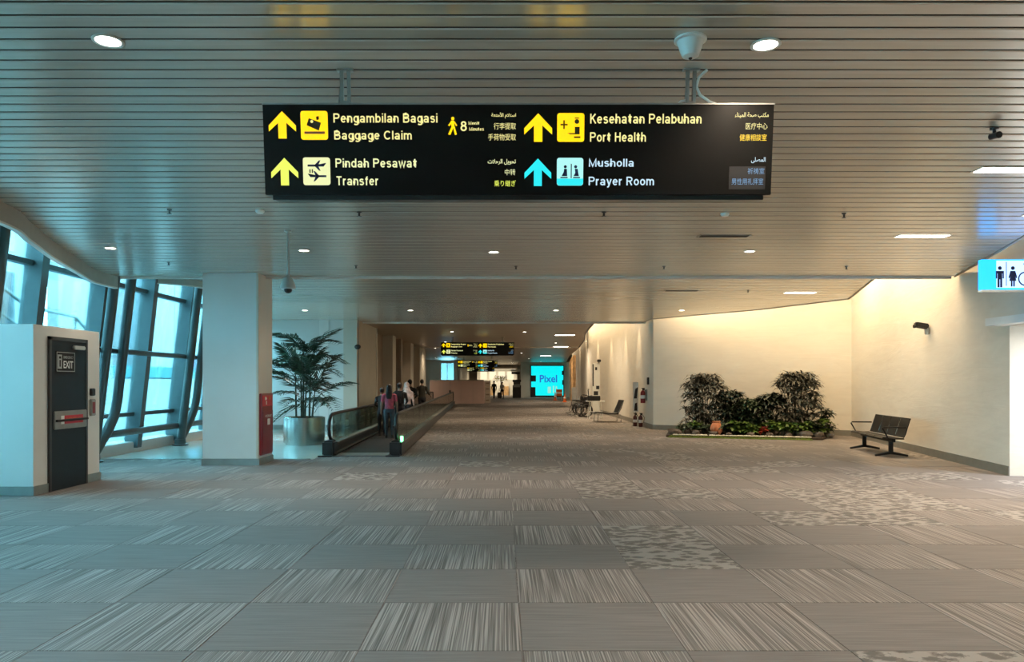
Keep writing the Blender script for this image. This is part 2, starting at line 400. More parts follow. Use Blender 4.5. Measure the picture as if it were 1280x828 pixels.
# ------------------------------------------------------------------ right-hand walls
def wall(name, pts, z0, z1, mat, label, th=0.25, skirt=0.16, skirt_mat='skirting', n_side=1):
    """wall along a polyline; n_side=+1 thickens to the right of travel"""
    mb = MB(); base = MB()
    offs = []
    for i, p in enumerate(pts):
        d0 = (Vector(pts[i])-Vector(pts[i-1])).normalized() if i else None
        d1 = (Vector(pts[i+1])-Vector(pts[i])).normalized() if i < len(pts)-1 else None
        ns = [Vector((d.y, -d.x)) for d in (d0, d1) if d is not None]
        n = sum(ns, Vector((0,0)))/len(ns); n = n.normalized()/max(0.5, n.length)*n_side
        offs.append(n)
    for m_, za, zb, ia, ib in ((mb, z0, z1, 0, th), (base, z0, skirt, -0.02, 0.0)):
        R = []
        for p, n in zip(pts, offs):
            a = Vector(p)+n*ia; b = Vector(p)+n*ib
            R.append([m_.bm.verts.new(q) for q in ((a.x,a.y,za), (a.x,a.y,zb), (b.x,b.y,zb), (b.x,b.y,za))])
        for a, b in zip(R, R[1:]):
            for i in range(4): m_.bm.faces.new((a[i], a[(i+1)%4], b[(i+1)%4], b[i]))
        m_.bm.faces.new(R[0]); m_.bm.faces.new(R[-1][::-1])
    o = mb.build(name, mat); struct(o, label, 'wall')
    if skirt:
        s = base.build('baseboard_'+name.split('_',1)[1], skirt_mat); struct(s, 'dark skirting along the '+label.split(' ',1)[1], 'baseboard')
    else: base.bm.free()
    return o
WB = lambda y: 8.66+(y-12.83)*0.182
wall('wall_right', [(10.4,22.4), (8.66,12.83)], -0.05, 5.3, 'stone', 'a cream stone wall behind the four-seat bench', n_side=-1)
wall('wall_end', [(5.08,25.4), (10.4,22.4)], -0.05, 5.3, 'stone', 'a cream stone wall behind the indoor garden', n_side=-1)
wall('wall_right_far', [(7.3,80.4), (5.75,60), (5.0,44), (5.16,33), (5.08,25.4)], -0.05, 5.3, 'stone', 'a warmly lit cream wall running to the far end', n_side=-1)
lin = MB(); ya, yb = 10.2, 12.83
lin.prism([(WB(yb),yb), (WB(ya),ya), (WB(ya)+0.25,ya), (WB(yb)+0.25,yb)], lambda x,y:(x,y,2.56), lambda x,y:(x,y,5.3))
lo_ = lin.build('wall_lintel', 'stone'); struct(lo_, 'cream stone wall above the restroom passage opening', 'wall')
wall('wall_right_near', [(WB(10.2),10.2), (WB(-8),-8)], -0.05, 5.3, 'stone', 'a cream stone wall before the restroom passage', n_side=-1)
pj = MB(); pj.box(8.93, 12.0, 12.83, 13.0, -0.05, 2.56).box(8.4, 12.0, 10.0, 10.2, -0.05, 2.56).box(11.8, 12.0, 10.2, 12.83, -0.05, 2.56).box(8.35, 12.0, 10.0, 13.0, 2.57, 2.7)
pj = pj.build('wall_passage', 'white_wall'); struct(pj, 'bright white walls inside the restroom passage', 'wall')
MB().box(8.95, 11.8, 12.79, 12.828, 0.0, 0.12).build('skirting', M['terracotta'], pj)
light('passage_lamp', 'AREA', (9.9, 11.5, 2.5), energy=180, color=(0.90,0.93,1.0), shape='DISK', size=0.5)
wb = MB().box(-9, 9, -8.2, -8, -0.05, 5.3).build('wall_back', 'stone'); struct(wb, 'cream wall behind the viewer', 'wall')

# ------------------------------------------------------------------ left-hand solid walls
wc = MB().box(-9.3, -4.95, 25.3, 25.6, -0.05, 5.3).build('wall_left', 'white_gloss'); struct(wc, 'white wall panel behind the potted palm', 'wall')
MB().box(-9.0, -4.96, 25.27, 25.3, 0, 0.16).build('skirting', 'skirting_steel', wc)
MB().box(-6.2, -5.9, 25.285, 25.3, 0.16, 3.7).build('panel_strip', 'white_wall', wc)
bl = MB().box(-5.38, -4.93, 25.28, 29.2, -0.05, 5.3).build('wall_pier', 'beige_wall'); struct(bl, 'beige pier at the end of the white wall', 'wall')
MB().box(-4.945, -4.915, 25.5, 25.54, 0, 3.7).build('joint_strip', 'dark_metal', bl); MB().box(-4.99, -4.90, 29.12, 29.22, 0, 3.7).build('corner_trim', 'trim_white', bl)
bw = MB().box(-5.6, -5.4, 28.9, 48, -0.05, 5.3).build('wall_left_far', 'brown_wall'); struct(bw, 'brown panelled wall along the moving walkway', 'wall')
for i, (ya, yb, m) in enumerate(((33.6, 34.6, 'beige_wall'), (36.3, 37.0, 'brown_wall'), (40.2, 41.4, 'beige_wall'), (44.5, 48, 'beige_wall'))):
    MB().box(-5.42, -4.95, ya, yb, -0.05, 3.72).build('pilaster', m, bw)
wl = MB().box(-8.7, -8.5, 48, 72.3, -0.05, 5.3).build('wall_left_end', 'white_wall'); struct(wl, 'white wall beyond the brown panelling', 'wall')
MB().box(-8.6, -5.4, 47.8, 48.0, -0.05, 5.3).build('return_wall', 'beige_wall', wl)
we = MB().box(-8.6, -6.0, 72, 72.3, -0.05, 5.3).box(-6.0, -4.7, 72, 72.3, -0.05, 0.6).box(-6.0, -4.7, 72, 72.3, 3.4, 5.3).box(-4.7, -4.4, 72, 72.3, -0.05, 5.3).build('wall_window_end', 'white_wall')
struct(we, 'white wall with a bright daylit window at the far left', 'wall')
wn = tag(thing('window_2', 'tall daylit window above the pink hoarding', 'window'), kind='structure')
MB().box(-6.0, -4.7, 72.1, 72.13, 0.6, 3.4).build('pane', 'glass_cyan', wn)
for x in (-6.0, -5.4, -4.75): MB().box(x, x+0.06, 72.04, 72.18, 0.6, 3.4).build('mullion', 'trim_white', wn)
wr = MB().box(-4.4, 1.7, 95.5, 95.8, -0.05, 5.3).box(1.7, 8.0, 95.5, 95.8, -0.05, 5.3).box(7.3, 7.6, 80.3, 95.6, -0.05, 5.3).build('wall_far', 'beige_wall'); struct(wr, 'pale wall closing the far end of the concourse', 'wall')

# ------------------------------------------------------------------ leaning glass wall with mullions, transoms and panes
gx = lambda z: -8.64+0.11*z
win = tag(thing('window_1', 'leaning glass curtain wall with slanted teal-grey mullions', 'window'), kind='structure')
GY = [13.1+2.08*i for i in range(-10, 7)]
ZB, ZT = 0.24, 5.3
def lean_box(y0, y1, z0, z1, xo0, xo1):
    return MB().prism([(y0,z0), (y1,z0), (y1,z1), (y0,z1)], lambda y, z: (gx(z)+xo0, y, z), lambda y, z: (gx(z)+xo1, y, z))
TZ = [ZB, 0.87, 3.67, ZT]
for i, y in enumerate(GY):
    lean_box(y-0.10, y+0.10, 0.1, ZT, -0.05, 0.26).build('mullion', 'mullion', win)
    if i < len(GY)-1:
        y2 = GY[i+1]
        for z in TZ[1:3]: lean_box(y+0.10, y2-0.10, z-0.045, z+0.045, -0.05, 0.10).build('transom', 'mullion', win)
        for za, zb in zip(TZ, TZ[1:]): lean_box(y+0.09, y2-0.09, za, zb, 0.0, 0.016).build('pane', 'glass_cyan', win)
kb = MB().box(-8.95, -8.45, -8, 25.3, -0.2, 0.24, 0.02).build('kerb', 'white_wall', win)
hd = MB().box(-8.6, -8.0, -8, 25.3, 5.2, 5.35).build('head_rail', 'mullion', win)

def pipe_frame(y0, label):
    t = thing('pipe_column', label, 'column', (0, y0, 0), group='painted pipe columns inside the glass wall')
    px = lambda z: gx(z)+0.46
    MB().tube([(px(0), 0, 0), (px(5.1), 0.10, 5.1)], 0.10, 14).build('column', 'pipe', t, True)
    MB().tube([(px(0.18), 0.05, 0.20), (px(0.55), 0.40, 0.55), (px(0.86), 0.62, 0.86), (px(1.0), 0.67, 1.02), (px(1.2), 0.69, 1.2), (px(5.1), 0.74, 5.1)], 0.10, 14).build('bent_strut', 'pipe', t, True)
    MB().lathe([(0.2,0), (0.2,0.03), (0.14,0.05), (0.13,0.16)], (px(0), 0, 0), 16).build('base_plate', 'pipe', t, True)
    return t
PY = [6.8, 10.9, 14.95, 19.0, 23.0]
PL = ['painted pipe column nearest the viewer, left of the exit room', 'painted pipe column hidden behind the exit room', 'dark forked pipe column right beside the exit door room', 'dark forked pipe column left of the white pillar', 'dark forked pipe column behind the white pillar']
for y, l in zip(PY[1:], PL[1:]): pipe_frame(y, l)
for z, r, off, lab in ((2.25, 0.06, 0.325, 'upper horizontal tie pipe across the glass wall'), (0.50, 0.075, 0.325, 'low horizontal guard pipe along the glass wall')):
    o = MB().tube([(gx(z)+off, -4, z), (gx(z)+off, 25.28, z)], r, 12).build('tie_pipe', 'pipe', None, True); tag(o, lab, 'pipe')

# ------------------------------------------------------------------ outside, seen through the glass
b = thing('terminal_building', 'pale building outside with teal and purple stripe bands', 'building', (-16, 0, -3))
for i in range(11):
    y = 27+3.2*i
    MB().box(-0.4, 0, y, y+3.14, 0, 4.75+(0.0 if i % 3 else 0.25)).build('wall_panel', 'facade', b)
    MB().box(-0.38, 0.03, y, y+3.2, 4.8, 5.3).build('teal_stripe', 'teal', b)
    if i in (3, 4): MB().box(-0.38, 0.04, y, y+3.2, 5.3, 5.75).build('purple_stripe', 'purple', b)
    MB().box(-0.4, 0, y, y+3.14, 5.3, 11.5).build('upper_panel', 'facade_grey' if i == 1 else 'facade_blue' if i in (4, 6) else 'facade', b)
MB().box(-8, -0.4, 27, 62, 0, 6.0).build('core', 'facade', b)
b3 = thing('boarding_stairs', 'outdoor stairs with railing beyond the glass at left', 'stairs', (-13, 0, -3))
MB().box(-1.2, 0, 17.2, 25, 0, 5.55).build('platform', 'facade', b3)
MB().box(-4, -3.6, 14, 26.9, 0, 12).build('back_wall', 'facade', b3)
MB().box(-1.3, -0.4, 19.2, 20.6, 5.55, 7.6).build('service_panel', 'facade_grey', b3)
MB().tube([(-0.1,14.0,9.4), (-0.1,20.6,6.7), (-0.1,23.0,6.6), (-0.1,24.4,5.8)], 0.05, 8).build('handrail', 'pipe', b3)
MB().tube([(-0.1,14.0,8.7), (-0.1,20.6,6.0)], 0.035, 8).build('mid_rail', 'pipe', b3)
for y, z in ((16.5,8.38), (18.6,7.52), (20.6,6.7), (23.0,6.6)): MB().tube([(-0.1,y,5.5), (-0.1,y,z)], 0.03, 6).build('baluster', 'pipe', b3)
b4 = thing('apron_hangar', 'pale blue hangar wall outside at far left', 'building', (-17, 0, -3))
for i in range(7): MB().box(-0.3, 0, -8+4.6*i, -8+4.6*i+4.5, 0, 13).build('wall_panel', 'facade_blue' if i % 3 == 1 else 'facade', b4)

b5 = thing('sky_screen', 'added facade dimming the sky beyond the far left window', 'building', (-10, 86, -3))  # added facade, invented to cover the over-bright sky behind the window
for i in range(4): MB().box(-6+2.8*i, -3.3+2.8*i, 0, 0.3, 0, 9).build('wall_panel', 'facade_grey' if i % 2 else 'facade_blue', b5)
# ------------------------------------------------------------------ exit room, door and pillar
ex = MB().box(-7.75, -6.62, 10.57, 12.3, 0, 2.42).build('wall_exit_room', 'white_wall'); struct(ex, 'low white room with the emergency exit door', 'wall')
MB().box(-7.76, -6.60, 10.55, 12.32, 0, 0.13).build('skirting', 'skirting_steel', ex)
d = tag(thing('door_1', 'dark navy emergency exit door in the low white room', 'door', (-6.62, 10.93, 0)), kind='structure')
MB().box(-0.02, 0.035, -0.03, 0.02, 0, 2.27).box(-0.02, 0.035, 0.92, 0.97, 0, 2.27).box(-0.02, 0.035, -0.03, 0.97, 2.22, 2.27).build('door_frame', 'door_frame', d)
MB().box(-0.01, 0.025, 0.02, 0.92, 0.0, 2.22).build('leaf', 'door', d)
MB().box(0.025, 0.07, 0.55, 0.85, 2.10, 2.16, 0.01).build('door_closer', 'lens_grey', d)
MB().box(0.025, 0.05, 0.06, 0.92, 0.90, 1.17, 0.01).build('push_panel', 'grey_metal', d)
MB().tube([(0.07,0.08,1.03), (0.07,0.9,1.03)], 0.018, 8).build('push_bar', 'dark_metal', d)
sg = MB().box(0.025, 0.032, 0.13, 0.62, 1.75, 2.06).build('exit_plate', 'sign_black', d)
mb = MB()
for a in ((0.14,0.61,1.76,1.77), (0.14,0.61,2.04,2.05), (0.14,0.15,1.76,2.05), (0.60,0.61,1.76,2.05)): mb.box(0.032, 0.035, a[0], a[1], a[2], a[3])
mb.box(0.032, 0.035, 0.17, 0.27, 1.80, 2.01); mb.build('plate_border', 'lens_grey', sg)

def text_mesh(body, rect, to3, bold=0.0, depth=0.002):
    """lettering fitted to the rectangle (u0,u1,v0,v1); to3 maps (u,v,w) to 3-D"""
    cu = bpy.data.curves.new('lettering', 'FONT'); cu.body = body; cu.size = 1.0; cu.offset = bold; cu.resolution_u = 3
    o = bpy.data.objects.new('lettering', cu); COL.objects.link(o)
    dg = bpy.context.evaluated_depsgraph_get(); dg.update()
    me = bpy.data.meshes.new_from_object(o.evaluated_get(dg)); bpy.data.objects.remove(o)
    xs = [v.co.x for v in me.vertices]; ys = [v.co.y for v in me.vertices]
    if not xs: return me
    x0, x1, y0, y1 = min(xs), max(xs), min(ys), max(ys); u0, u1, v0, v1 = rect
    for v in me.vertices:
        v.co = to3(u0+(v.co.x-x0)/(x1-x0)*(u1-u0), v0+(v.co.y-y0)/(y1-y0)*(v1-v0), depth)
    return me
dmap = lambda u, v, w_: (0.033+w_, u, v)
obj('lettering', text_mesh('EXIT', (0.31,0.56,1.81,1.92), dmap, 0.02), 'white_print', sg)
obj('lettering', text_mesh('EMERGENCY', (0.31,0.57,1.955,1.995), dmap, 0.01), 'lens_grey', sg)
mb = MB().box(0.036, 0.038, 0.205, 0.235, 1.83, 1.93).box(0.036, 0.038, 0.195, 0.245, 1.95, 1.985); mb.build('running_figure', 'sign_black', sg)
pl_ = MB().box(0.05, 0.053, 0.30, 0.80, 0.975, 1.10).build('red_sticker', 'red_print', d)
MB().box(0.05, 0.054, 0.22, 0.30, 0.975, 1.10).build('sticker_end', 'white_print', d)
obj('lettering', text_mesh('EMERGENCY', (0.34,0.76,1.01,1.065), lambda u,v,w_:(0.053+w_,u,v), 0.01), M['terracotta'], pl_)
o = MB().box(-6.62, -6.58, 12.0, 12.12, 1.38, 1.50, 0.01).build('card_reader', 'black'); tag(o, 'small black card reader beside the exit door', 'card reader')
o = thing('call_point', 'small box with red break-glass slot beside the exit door', 'alarm', (-6.62, 12.06, 1.16))
MB().box(0.0, 0.04, -0.07, 0.07, -0.10, 0.17, 0.01).build('housing', 'grey_metal', o); MB().box(0.04, 0.046, -0.035, 0.035, -0.06, 0.12).build('red_slot', 'red', o)

pi_ = MB().box(-5.78, -4.71, 14.43, 15.3, 0, CZ+0.03).build('pillar', 'white_gloss'); tag(pi_, 'wide white square pillar with red hydrant cabinet on its side', 'pillar')
MB().box(-5.80, -4.69, 14.41, 15.32, 0, 0.13).build('skirting', 'skirting_steel', pi_)
MB().box(-4.745, -4.705, 14.425, 14.46, 0.13, CZ).build('corner_bead', 'beige_wall', pi_)
hy = thing('hydrant_cabinet', 'tall red fire hydrant cabinet on the white pillar', 'cabinet', (-4.71, 14.48, 0.18))
MB().box(0, 0.05, 0, 0.70, 0, 1.2, 0.01).build('body', 'red', hy)
MB().box(0.05, 0.062, 0.03, 0.67, 0.03, 0.86, 0.006).build('door', 'red', hy)
MB().box(0.05, 0.058, 0.05, 0.65, 0.95, 1.16).build('alarm_panel', M['red_print'], hy)
MB().ball((0.065,0.2,1.10), 0.02, 0.035, 0.035).build('lamp', 'trim_white', hy); MB().ball((0.065,0.45,1.10), 0.02, 0.035, 0.035).build('bell', 'terracotta', hy)
MB().box(0.058, 0.064, 0.24, 0.28, 0.98, 1.05).build('switch', 'white_print', hy)
MB().box(0.062, 0.066, 0.32, 0.47, 0.58, 0.70).build('label_plate', 'white_print', hy)
obj('lettering', text_mesh('HYDRANT', (0.18,0.58,0.73,0.78), lambda u,v,w_:(0.062+w_,u,v), 0.01), 'white_print', hy)

# ------------------------------------------------------------------ hanging direction sign

def arc(cx, cy, rx, ry, a0, a1, n=12): return [(cx+rx*math.cos(math.radians(a0+(a1-a0)*i/n)), cy+ry*math.sin(math.radians(a0+(a1-a0)*i/n))) for i in range(n+1)]
BOWL = arc(.3,.37,.225,.295,0,360,20)
ARCH = [(.08,.0),(.08,.44)]+arc(.29,.44,.21,.225,180,0)+[(.5,0)]
PB = [(.09,.93),(.42,.93)]+arc(.42,.71,.22,.22,90,-90)[1:]+[(.09,.49)]
GL = {'o':(.6,[BOWL]), 'e':(.6,[arc(.3,.37,.225,.295,0,318,18), [(.075,.38),(.525,.38)]]), 'a':(.62,[[(.5,0),(.5,.5)]+arc(.29,.5,.21,.165,0,160)[1:], arc(.27,.22,.2,.15,0,360,16)]),
 'n':(.58,[[(.08,0),(.08,.74)], ARCH]), 'm':(.9,[[(.08,0),(.08,.74)], [(.08,.44)]+arc(.265,.46,.185,.205,180,0)+[(.45,0)], [(.45,.44)]+arc(.635,.46,.185,.205,180,0)+[(.82,0)]]), 'h':(.58,[[(.08,0),(.08,1)], ARCH]),
 'u':(.58,[[(.5,0),(.5,.74)], [(.08,.74),(.08,.3)]+arc(.29,.3,.21,.225,180,360)+[(.5,.4)]]), 'r':(.38,[[(.08,0),(.08,.74)], [(.08,.4)]+arc(.3,.42,.22,.245,180,80)]), 'i':(.16,[[(.08,0),(.08,.74)], [(.08,.88),(.08,1)]]), 'l':(.16,[[(.08,0),(.08,1)]]),
 'g':(.6,[BOWL, [(.525,.74),(.525,-.06)]+arc(.3,-.06,.225,.15,0,-150)]), 'd':(.6,[BOWL, [(.525,0),(.525,1)]]), 'b':(.6,[BOWL, [(.075,0),(.075,1)]]),
 's':(.54,[arc(.27,.53,.185,.135,20,270)+arc(.27,.23,.2,.165,90,-155)[1:]]), 'w':(.8,[[(.04,.74),(.21,.04),(.4,.70),(.59,.04),(.76,.74)]]), 't':(.44,[[(.2,.95),(.2,.2)]+arc(.33,.2,.13,.13,180,270,6), [(.0,.68),(.42,.68)]]),
 'f':(.38,[[(.18,0),(.18,.78)]+arc(.33,.78,.15,.15,180,90,6)[1:], [(.03,.68),(.35,.68)]]), 'y':(.56,[[(.04,.74),(.28,.06)], [(.52,.74),(.24,-.10),(.18,-.18),(.06,-.19)]]),
 'P':(.72,[[(.09,0),(.09,1)], PB]), 'R':(.74,[[(.09,0),(.09,1)], PB, [(.38,.49),(.64,0)]]), 'B':(.74,[[(.09,0),(.09,1)], [(.09,.93),(.4,.93)]+arc(.4,.73,.2,.2,90,-90)+[(.09,.53)], [(.09,.53),(.43,.53)]+arc(.43,.3,.23,.23,90,-90)+[(.09,.07)]]),
 'C':(.8,[arc(.42,.5,.34,.43,42,318,20)]), 'T':(.66,[[(.02,.93),(.64,.93)], [(.33,0),(.33,.93)]]), 'K':(.68,[[(.09,0),(.09,1)], [(.62,.99),(.1,.42)], [(.27,.6),(.66,0)]]), 'M':(.88,[[(.09,0),(.09,.95),(.44,.06),(.79,.95),(.79,0)]]), 'H':(.72,[[(.09,0),(.09,1)], [(.63,0),(.63,1)], [(.09,.52),(.63,.52)]]), '8':(.6,[arc(.3,.74,.185,.19,0,360,16), arc(.3,.29,.225,.235,0,360,18)])}
def stroke_mesh(body, rect, to3, hw=0.078):
    mb = MB(); x = 0.0; Q = []
    for ch in body:
        if ch == ' ': x += .36; continue
        wd, lines = GL[ch]
        for ln in lines:
            pts = [Vector((x+a, b_)) for a, b_ in ln]; closed = (pts[0]-pts[-1]).length < 1e-6; prev = None; n = len(pts)
            for i, p in enumerate(pts):
                d0 = (pts[i]-pts[i-1]).normalized() if i else ((pts[0]-pts[-2]).normalized() if closed else None)
                d1 = (pts[i+1]-pts[i]).normalized() if i < n-1 else ((pts[1]-pts[0]).normalized() if closed else None)
                d0 = d0 or d1; d1 = d1 or d0
                nn = Vector((-d0.y-d1.y, d0.x+d1.x)).normalized(); c = max(0.45, nn.dot(Vector((-d1.y, d1.x)))); nn = nn*hw/c
                cur = (p+nn, p-nn)
                if prev: Q.append((prev[0], prev[1], cur[1], cur[0]))
                prev = cur
        x += wd+.13
    xs = [p.x for q in Q for p in q]; ys = [p.y for q in Q for p in q]; x0, x1, y0, y1 = min(xs), max(xs), min(ys), max(ys); u0, u1, v0, v1 = rect
    f = lambda p: to3(u0+(p.x-x0)/(x1-x0)*(u1-u0), v0+(p.y-y0)/(y1-y0)*(v1-v0), 0.002)
    for q in Q: mb.quad(*[f(p) for p in q])
    bmesh.ops.remove_doubles(mb.bm, verts=mb.bm.verts[:], dist=1e-6)
    return mb.mesh('lettering')
FORMS = {'ا':(0xFE8D,0), 'أ':(0xFE83,0), 'ب':(0xFE8F,1), 'ة':(0xFE93,0), 'ت':(0xFE95,1), 'ح':(0xFEA1,1), 'ر':(0xFEAD,0), 'س':(0xFEB1,1), 'ص':(0xFEB9,1), 'ع':(0xFEC9,1), 'ك':(0xFED9,1), 'ل':(0xFEDD,1), 'م':(0xFEE1,1), 'ن':(0xFEE5,1), 'و':(0xFEED,0), 'ى':(0xFEEF,0), 'ي':(0xFEF1,1), 'ء':(0xFE80,0)}
def arabic(s):
    out = []
    for wd in s.split(' '):
        r = []; i = 0; joined = False
        while i < len(wd):
            c = wd[i]
            if c == 'ل' and i+1 < len(wd) and wd[i+1] in 'اأ':
                r.append(chr((0xFEFB if wd[i+1] == 'ا' else 0xFEF7)+(1 if joined else 0))); joined = False; i += 2; continue
            base, dual = FORMS[c]; nxt = i+1 < len(wd) and wd[i+1] != 'ء' and dual
            if dual: k = 3 if (joined and nxt) else 2 if nxt else 1 if joined else 0
            else: k = 1 if joined and c != 'ء' else 0
            r.append(chr(base+k)); joined = bool(nxt); i += 1
        out.append(''.join(r))
    return ''.join(reversed(' '.join(out)))

SD = 5.1; SK = SD/F
su = lambda px: (px-648)*SK
sv = lambda py: (190-py)*SK
SF = -0.062                                                   # front face of the sign in its own frame (faces -Y)
smap = lambda u, v, w_: (u, SF-w_, v)
def sign_poly(name, mat, parent, polys, w0=0.0, w1=0.002):
    mb = MB()
    for poly in polys:
        mb.prism([(su(x), sv(y)) for x, y in poly], lambda u, v: (u, SF-w0, v), lambda u, v: (u, SF-w1, v))
    return mb.build(name, mat, parent)
def rrect(x0, x1, y0, y1, r=3.0):
    p = []
    for cx, cy, a0 in ((x1-r,y1-r,0), (x0+r,y1-r,90), (x0+r,y0+r,180), (x1-r,y0+r,270)):
        for k in range(4):
            a = math.radians(a0+30*k); p.append((cx+r*math.cos(a), cy+r*math.sin(a)))
    return p
def circ(cx, cy, r, n=12, ry=None): return [(cx+r*math.cos(2*PI*k/n), cy+(ry or r)*math.sin(2*PI*k/n)) for k in range(n)]
def arrow(x0, x1, y0, y1):
    cx = (x0+x1)/2; w_ = (x1-x0)/2; h = y1-y0
    return [[(cx,y0), (x1,y0+h*0.52), (x1,y0+h*0.74), (cx+w_*0.30,y0+h*0.42), (cx+w_*0.30,y1), (cx-w_*0.30,y1), (cx-w_*0.30,y0+h*0.42), (x0,y0+h*0.74), (x0,y0+h*0.52)]]
def make_sign():
    t = thing('direction_sign', 'large black illuminated hanging sign nearest the viewer, reading Baggage Claim', 'sign', (PX(648,SD), SD, PZ(190,SD)), group='hanging direction signs')
    t.rotation_euler = (math.radians(6), 0, 0); t.scale = (0.988, 1, 0.988)
    MB().box(su(329.5), su(965.5), SF, 0.07, sv(245), sv(134), 0.004).build('housing', 'sign_black', t)
    MB().box(su(338), su(957), SF+0.02, 0.06, sv(250.5), sv(245)).build('bottom_ledge', 'black', t)
    MB().box(su(329), su(966), SF-0.004, SF+0.004, sv(135), sv(133.2)).build('top_edge', 'grey_metal', t)
    ar = sign_poly('arrow', 'e_yellow', t, arrow(336.7,370.5,143,176)); sign_poly('arrow', 'e_lime', t, arrow(338,371.8,199.5,233.3))
    sign_poly('arrow', 'e_yellow', t, arrow(655,689.7,145.6,180)); sign_poly('arrow', 'e_cyan', t, arrow(655.4,689,200.3,234))
    p = sign_poly('pictogram', 'e_yellow', t, [rrect(376.6,410.3,142.7,177.5)])
    sign_poly('suitcase_mark', 'sign_brown', p, [[(387,151.5), (402,157), (399,166.5), (384,160)], [(396,149.5),(399.5,149),(399.5,153),(396.5,154)]], 0.002, 0.004)
    sign_poly('conveyor_mark', M['terracotta'], p, [[(381,167.5), (406.5,167.5), (406.5,170.5), (381,170.5)]], 0.002, 0.003)
    sign_poly('tag_mark', 'e_cream', p, [circ(390.6,155.5,1.8)], 0.004, 0.005)
    p = sign_poly('pictogram', 'e_pale', t, [rrect(378,412,199,233)])
    plane = lambda cx, cy, s: [[(cx-11*s,cy-1.2), (cx+11*s,cy-1.2), (cx+12*s,cy-3.2), (cx+9*s,cy+1.2), (cx-11*s,cy+1.2)], [(cx-3*s,cy), (cx+3*s,cy-6), (cx+5*s,cy-6.5), (cx+2*s,cy)], [(cx-3*s,cy), (cx+3*s,cy+6), (cx+5*s,cy+6.5), (cx+2*s,cy)]]
    sign_poly('aircraft_mark', M['navy_print'], p, plane(395,209,1)+plane(396,222,-1), 0.002, 0.004)
    sign_poly('exchange_mark', 'sign_brown', p, [[(386,213.5),(387.4,213.5),(387.4,218),(386,218)], [(389,213.5),(390.4,213.5),(390.4,218),(389,218)]], 0.002, 0.003)
    p = sign_poly('pictogram', 'e_yellow', t, [rrect(696,729.8,145.3,180)])
    sign_poly('health_mark', 'sign_brown', p, [[(703.6,154),(705.4,154),(705.4,164.5),(703.6,164.5)], [(700,158.4),(709,158.4),(709,160.2),(700,160.2)], circ(720.5,155.5,2.9), [(717.5,152),(723.5,152),(723,150.8),(718,150.8)],
        [(718,162),(724,162),(724,171),(712,171),(709,169.5),(718,169.5)], [(717,173.5),(725,173.5),(725,175.5),(717,175.5)]], 0.002, 0.004)
    p = sign_poly('pictogram', 'e_palecyan', t, [rrect(696,729,199.5,233.5)])
    sign_poly('lower_band', 'e_cyan', p, [[(696,225),(729,225),(729,230),(727,233.4),(698,233.4),(696,230)]], 0.002, 0.003)
    sign_poly('prayer_mark', M['navy_print'], p, [circ(706.5,210.5,1.9), [(705,213),(708.5,213),(709,222),(702,222),(704.5,217)], [(700.5,223),(709.5,223),(709.5,224.5),(700.5,224.5)], [(713.4,207),(714.6,207),(714.6,224.5),(713.4,224.5)],
        circ(719.5,210.5,1.9), [(718.5,213),(722,213),(723.5,222),(717,222),(719,218)], [(716.5,223),(725,223),(725,224.5),(716.5,224.5)]], 0.003, 0.005)
    sign_poly('walking_figure', 'e_yellow', t, [circ(566,151.8,2.0), [(563.5,154.5),(567.5,154.2),(568,161),(564.5,162.5)], [(564,155),(565,156.5),(562,161),(560,160)], [(567,155),(568.5,155.5),(571.5,160),(570,161)],
        [(564.5,161.5),(567,162),(563,171.5),(560,171)], [(566,161),(568,160.5),(571,171),(568.5,171.6)]])
    T = [('Pengambilan Bagasi',(417.5,547,160,144.5),'e_cream',.012), ('Baggage Claim',(418,514.7,180.3,165.5),'e_cream',.012), ('Pindah Pesawat',(418.8,520.5,212.8,200.3),'e_pale',.012), ('Transfer',(419.6,472,233.3,222),'e_pale',.012),
         ('8',(575.5,583.5,167,155),'e_cream',.012), ('Menit',(585.6,599,159.7,155),'e_cream',.02), ('Minutes',(586.4,604.7,167,162),'e_cream',.02),
         (arabic('استلام الأمتعة'),(614,644.6,151.9,144.5),'e_cream',.012), ('行李提取',(617,644.6,165,157),'e_cream',0), ('手荷物受取',(610,644.6,178.3,170.3),'e_cream',0),
         (arabic('تحويل الرحلات'),(609.5,644.6,208,201),'e_pale',.012), ('中转',(630.8,644,220.8,213.3),'e_pale',0), ('乗り継ぎ',(617.5,644.6,234.6,227),'e_lime',0),
         ('Kesehatan Pelabuhan',(737,875.6,158.4,145.6),'e_cream',.012), ('Port Health',(737,806.8,180,168.4),'e_cream',.012), ('Musholla',(736,792,211.5,199.5),'e_paleblue',.012), ('Prayer Room',(736,818,236,222.6),'e_paleblue',.012),
         (arabic('مكتب صحة الميناء'),(917,959,151.5,144.3),'e_cream',.012), ('医疗中心',(930.8,958,165,157),'e_cream',0), ('健康相談室',(923.7,957.4,178.8,170.8),'e_yellow',0),
         (arabic('المصلى'),(939,957,206,198.7),'e_paleblue',.012), ('祈祷室',(935,956,219.4,212),'e_blue',0), ('男性用礼拝室',(915.4,955,232.5,224.5),'e_blue',0)]
    for body, (x0, x1, yb, yt), m, bo in T:
        obj('lettering', (stroke_mesh(body, (su(x0), su(x1), sv(yb), sv(yt)), smap) if body.isascii() else text_mesh(body, (su(x0), su(x1), sv(yb), sv(yt)), smap, bo)), m, t)
    sign_poly('patch', 'black', t, [[(912,210),(957.5,210),(957.5,238),(912,238)]], 0.0, 0.0008)
    ztop = sv(134); zc = CZ-PZ(190,SD)+0.02
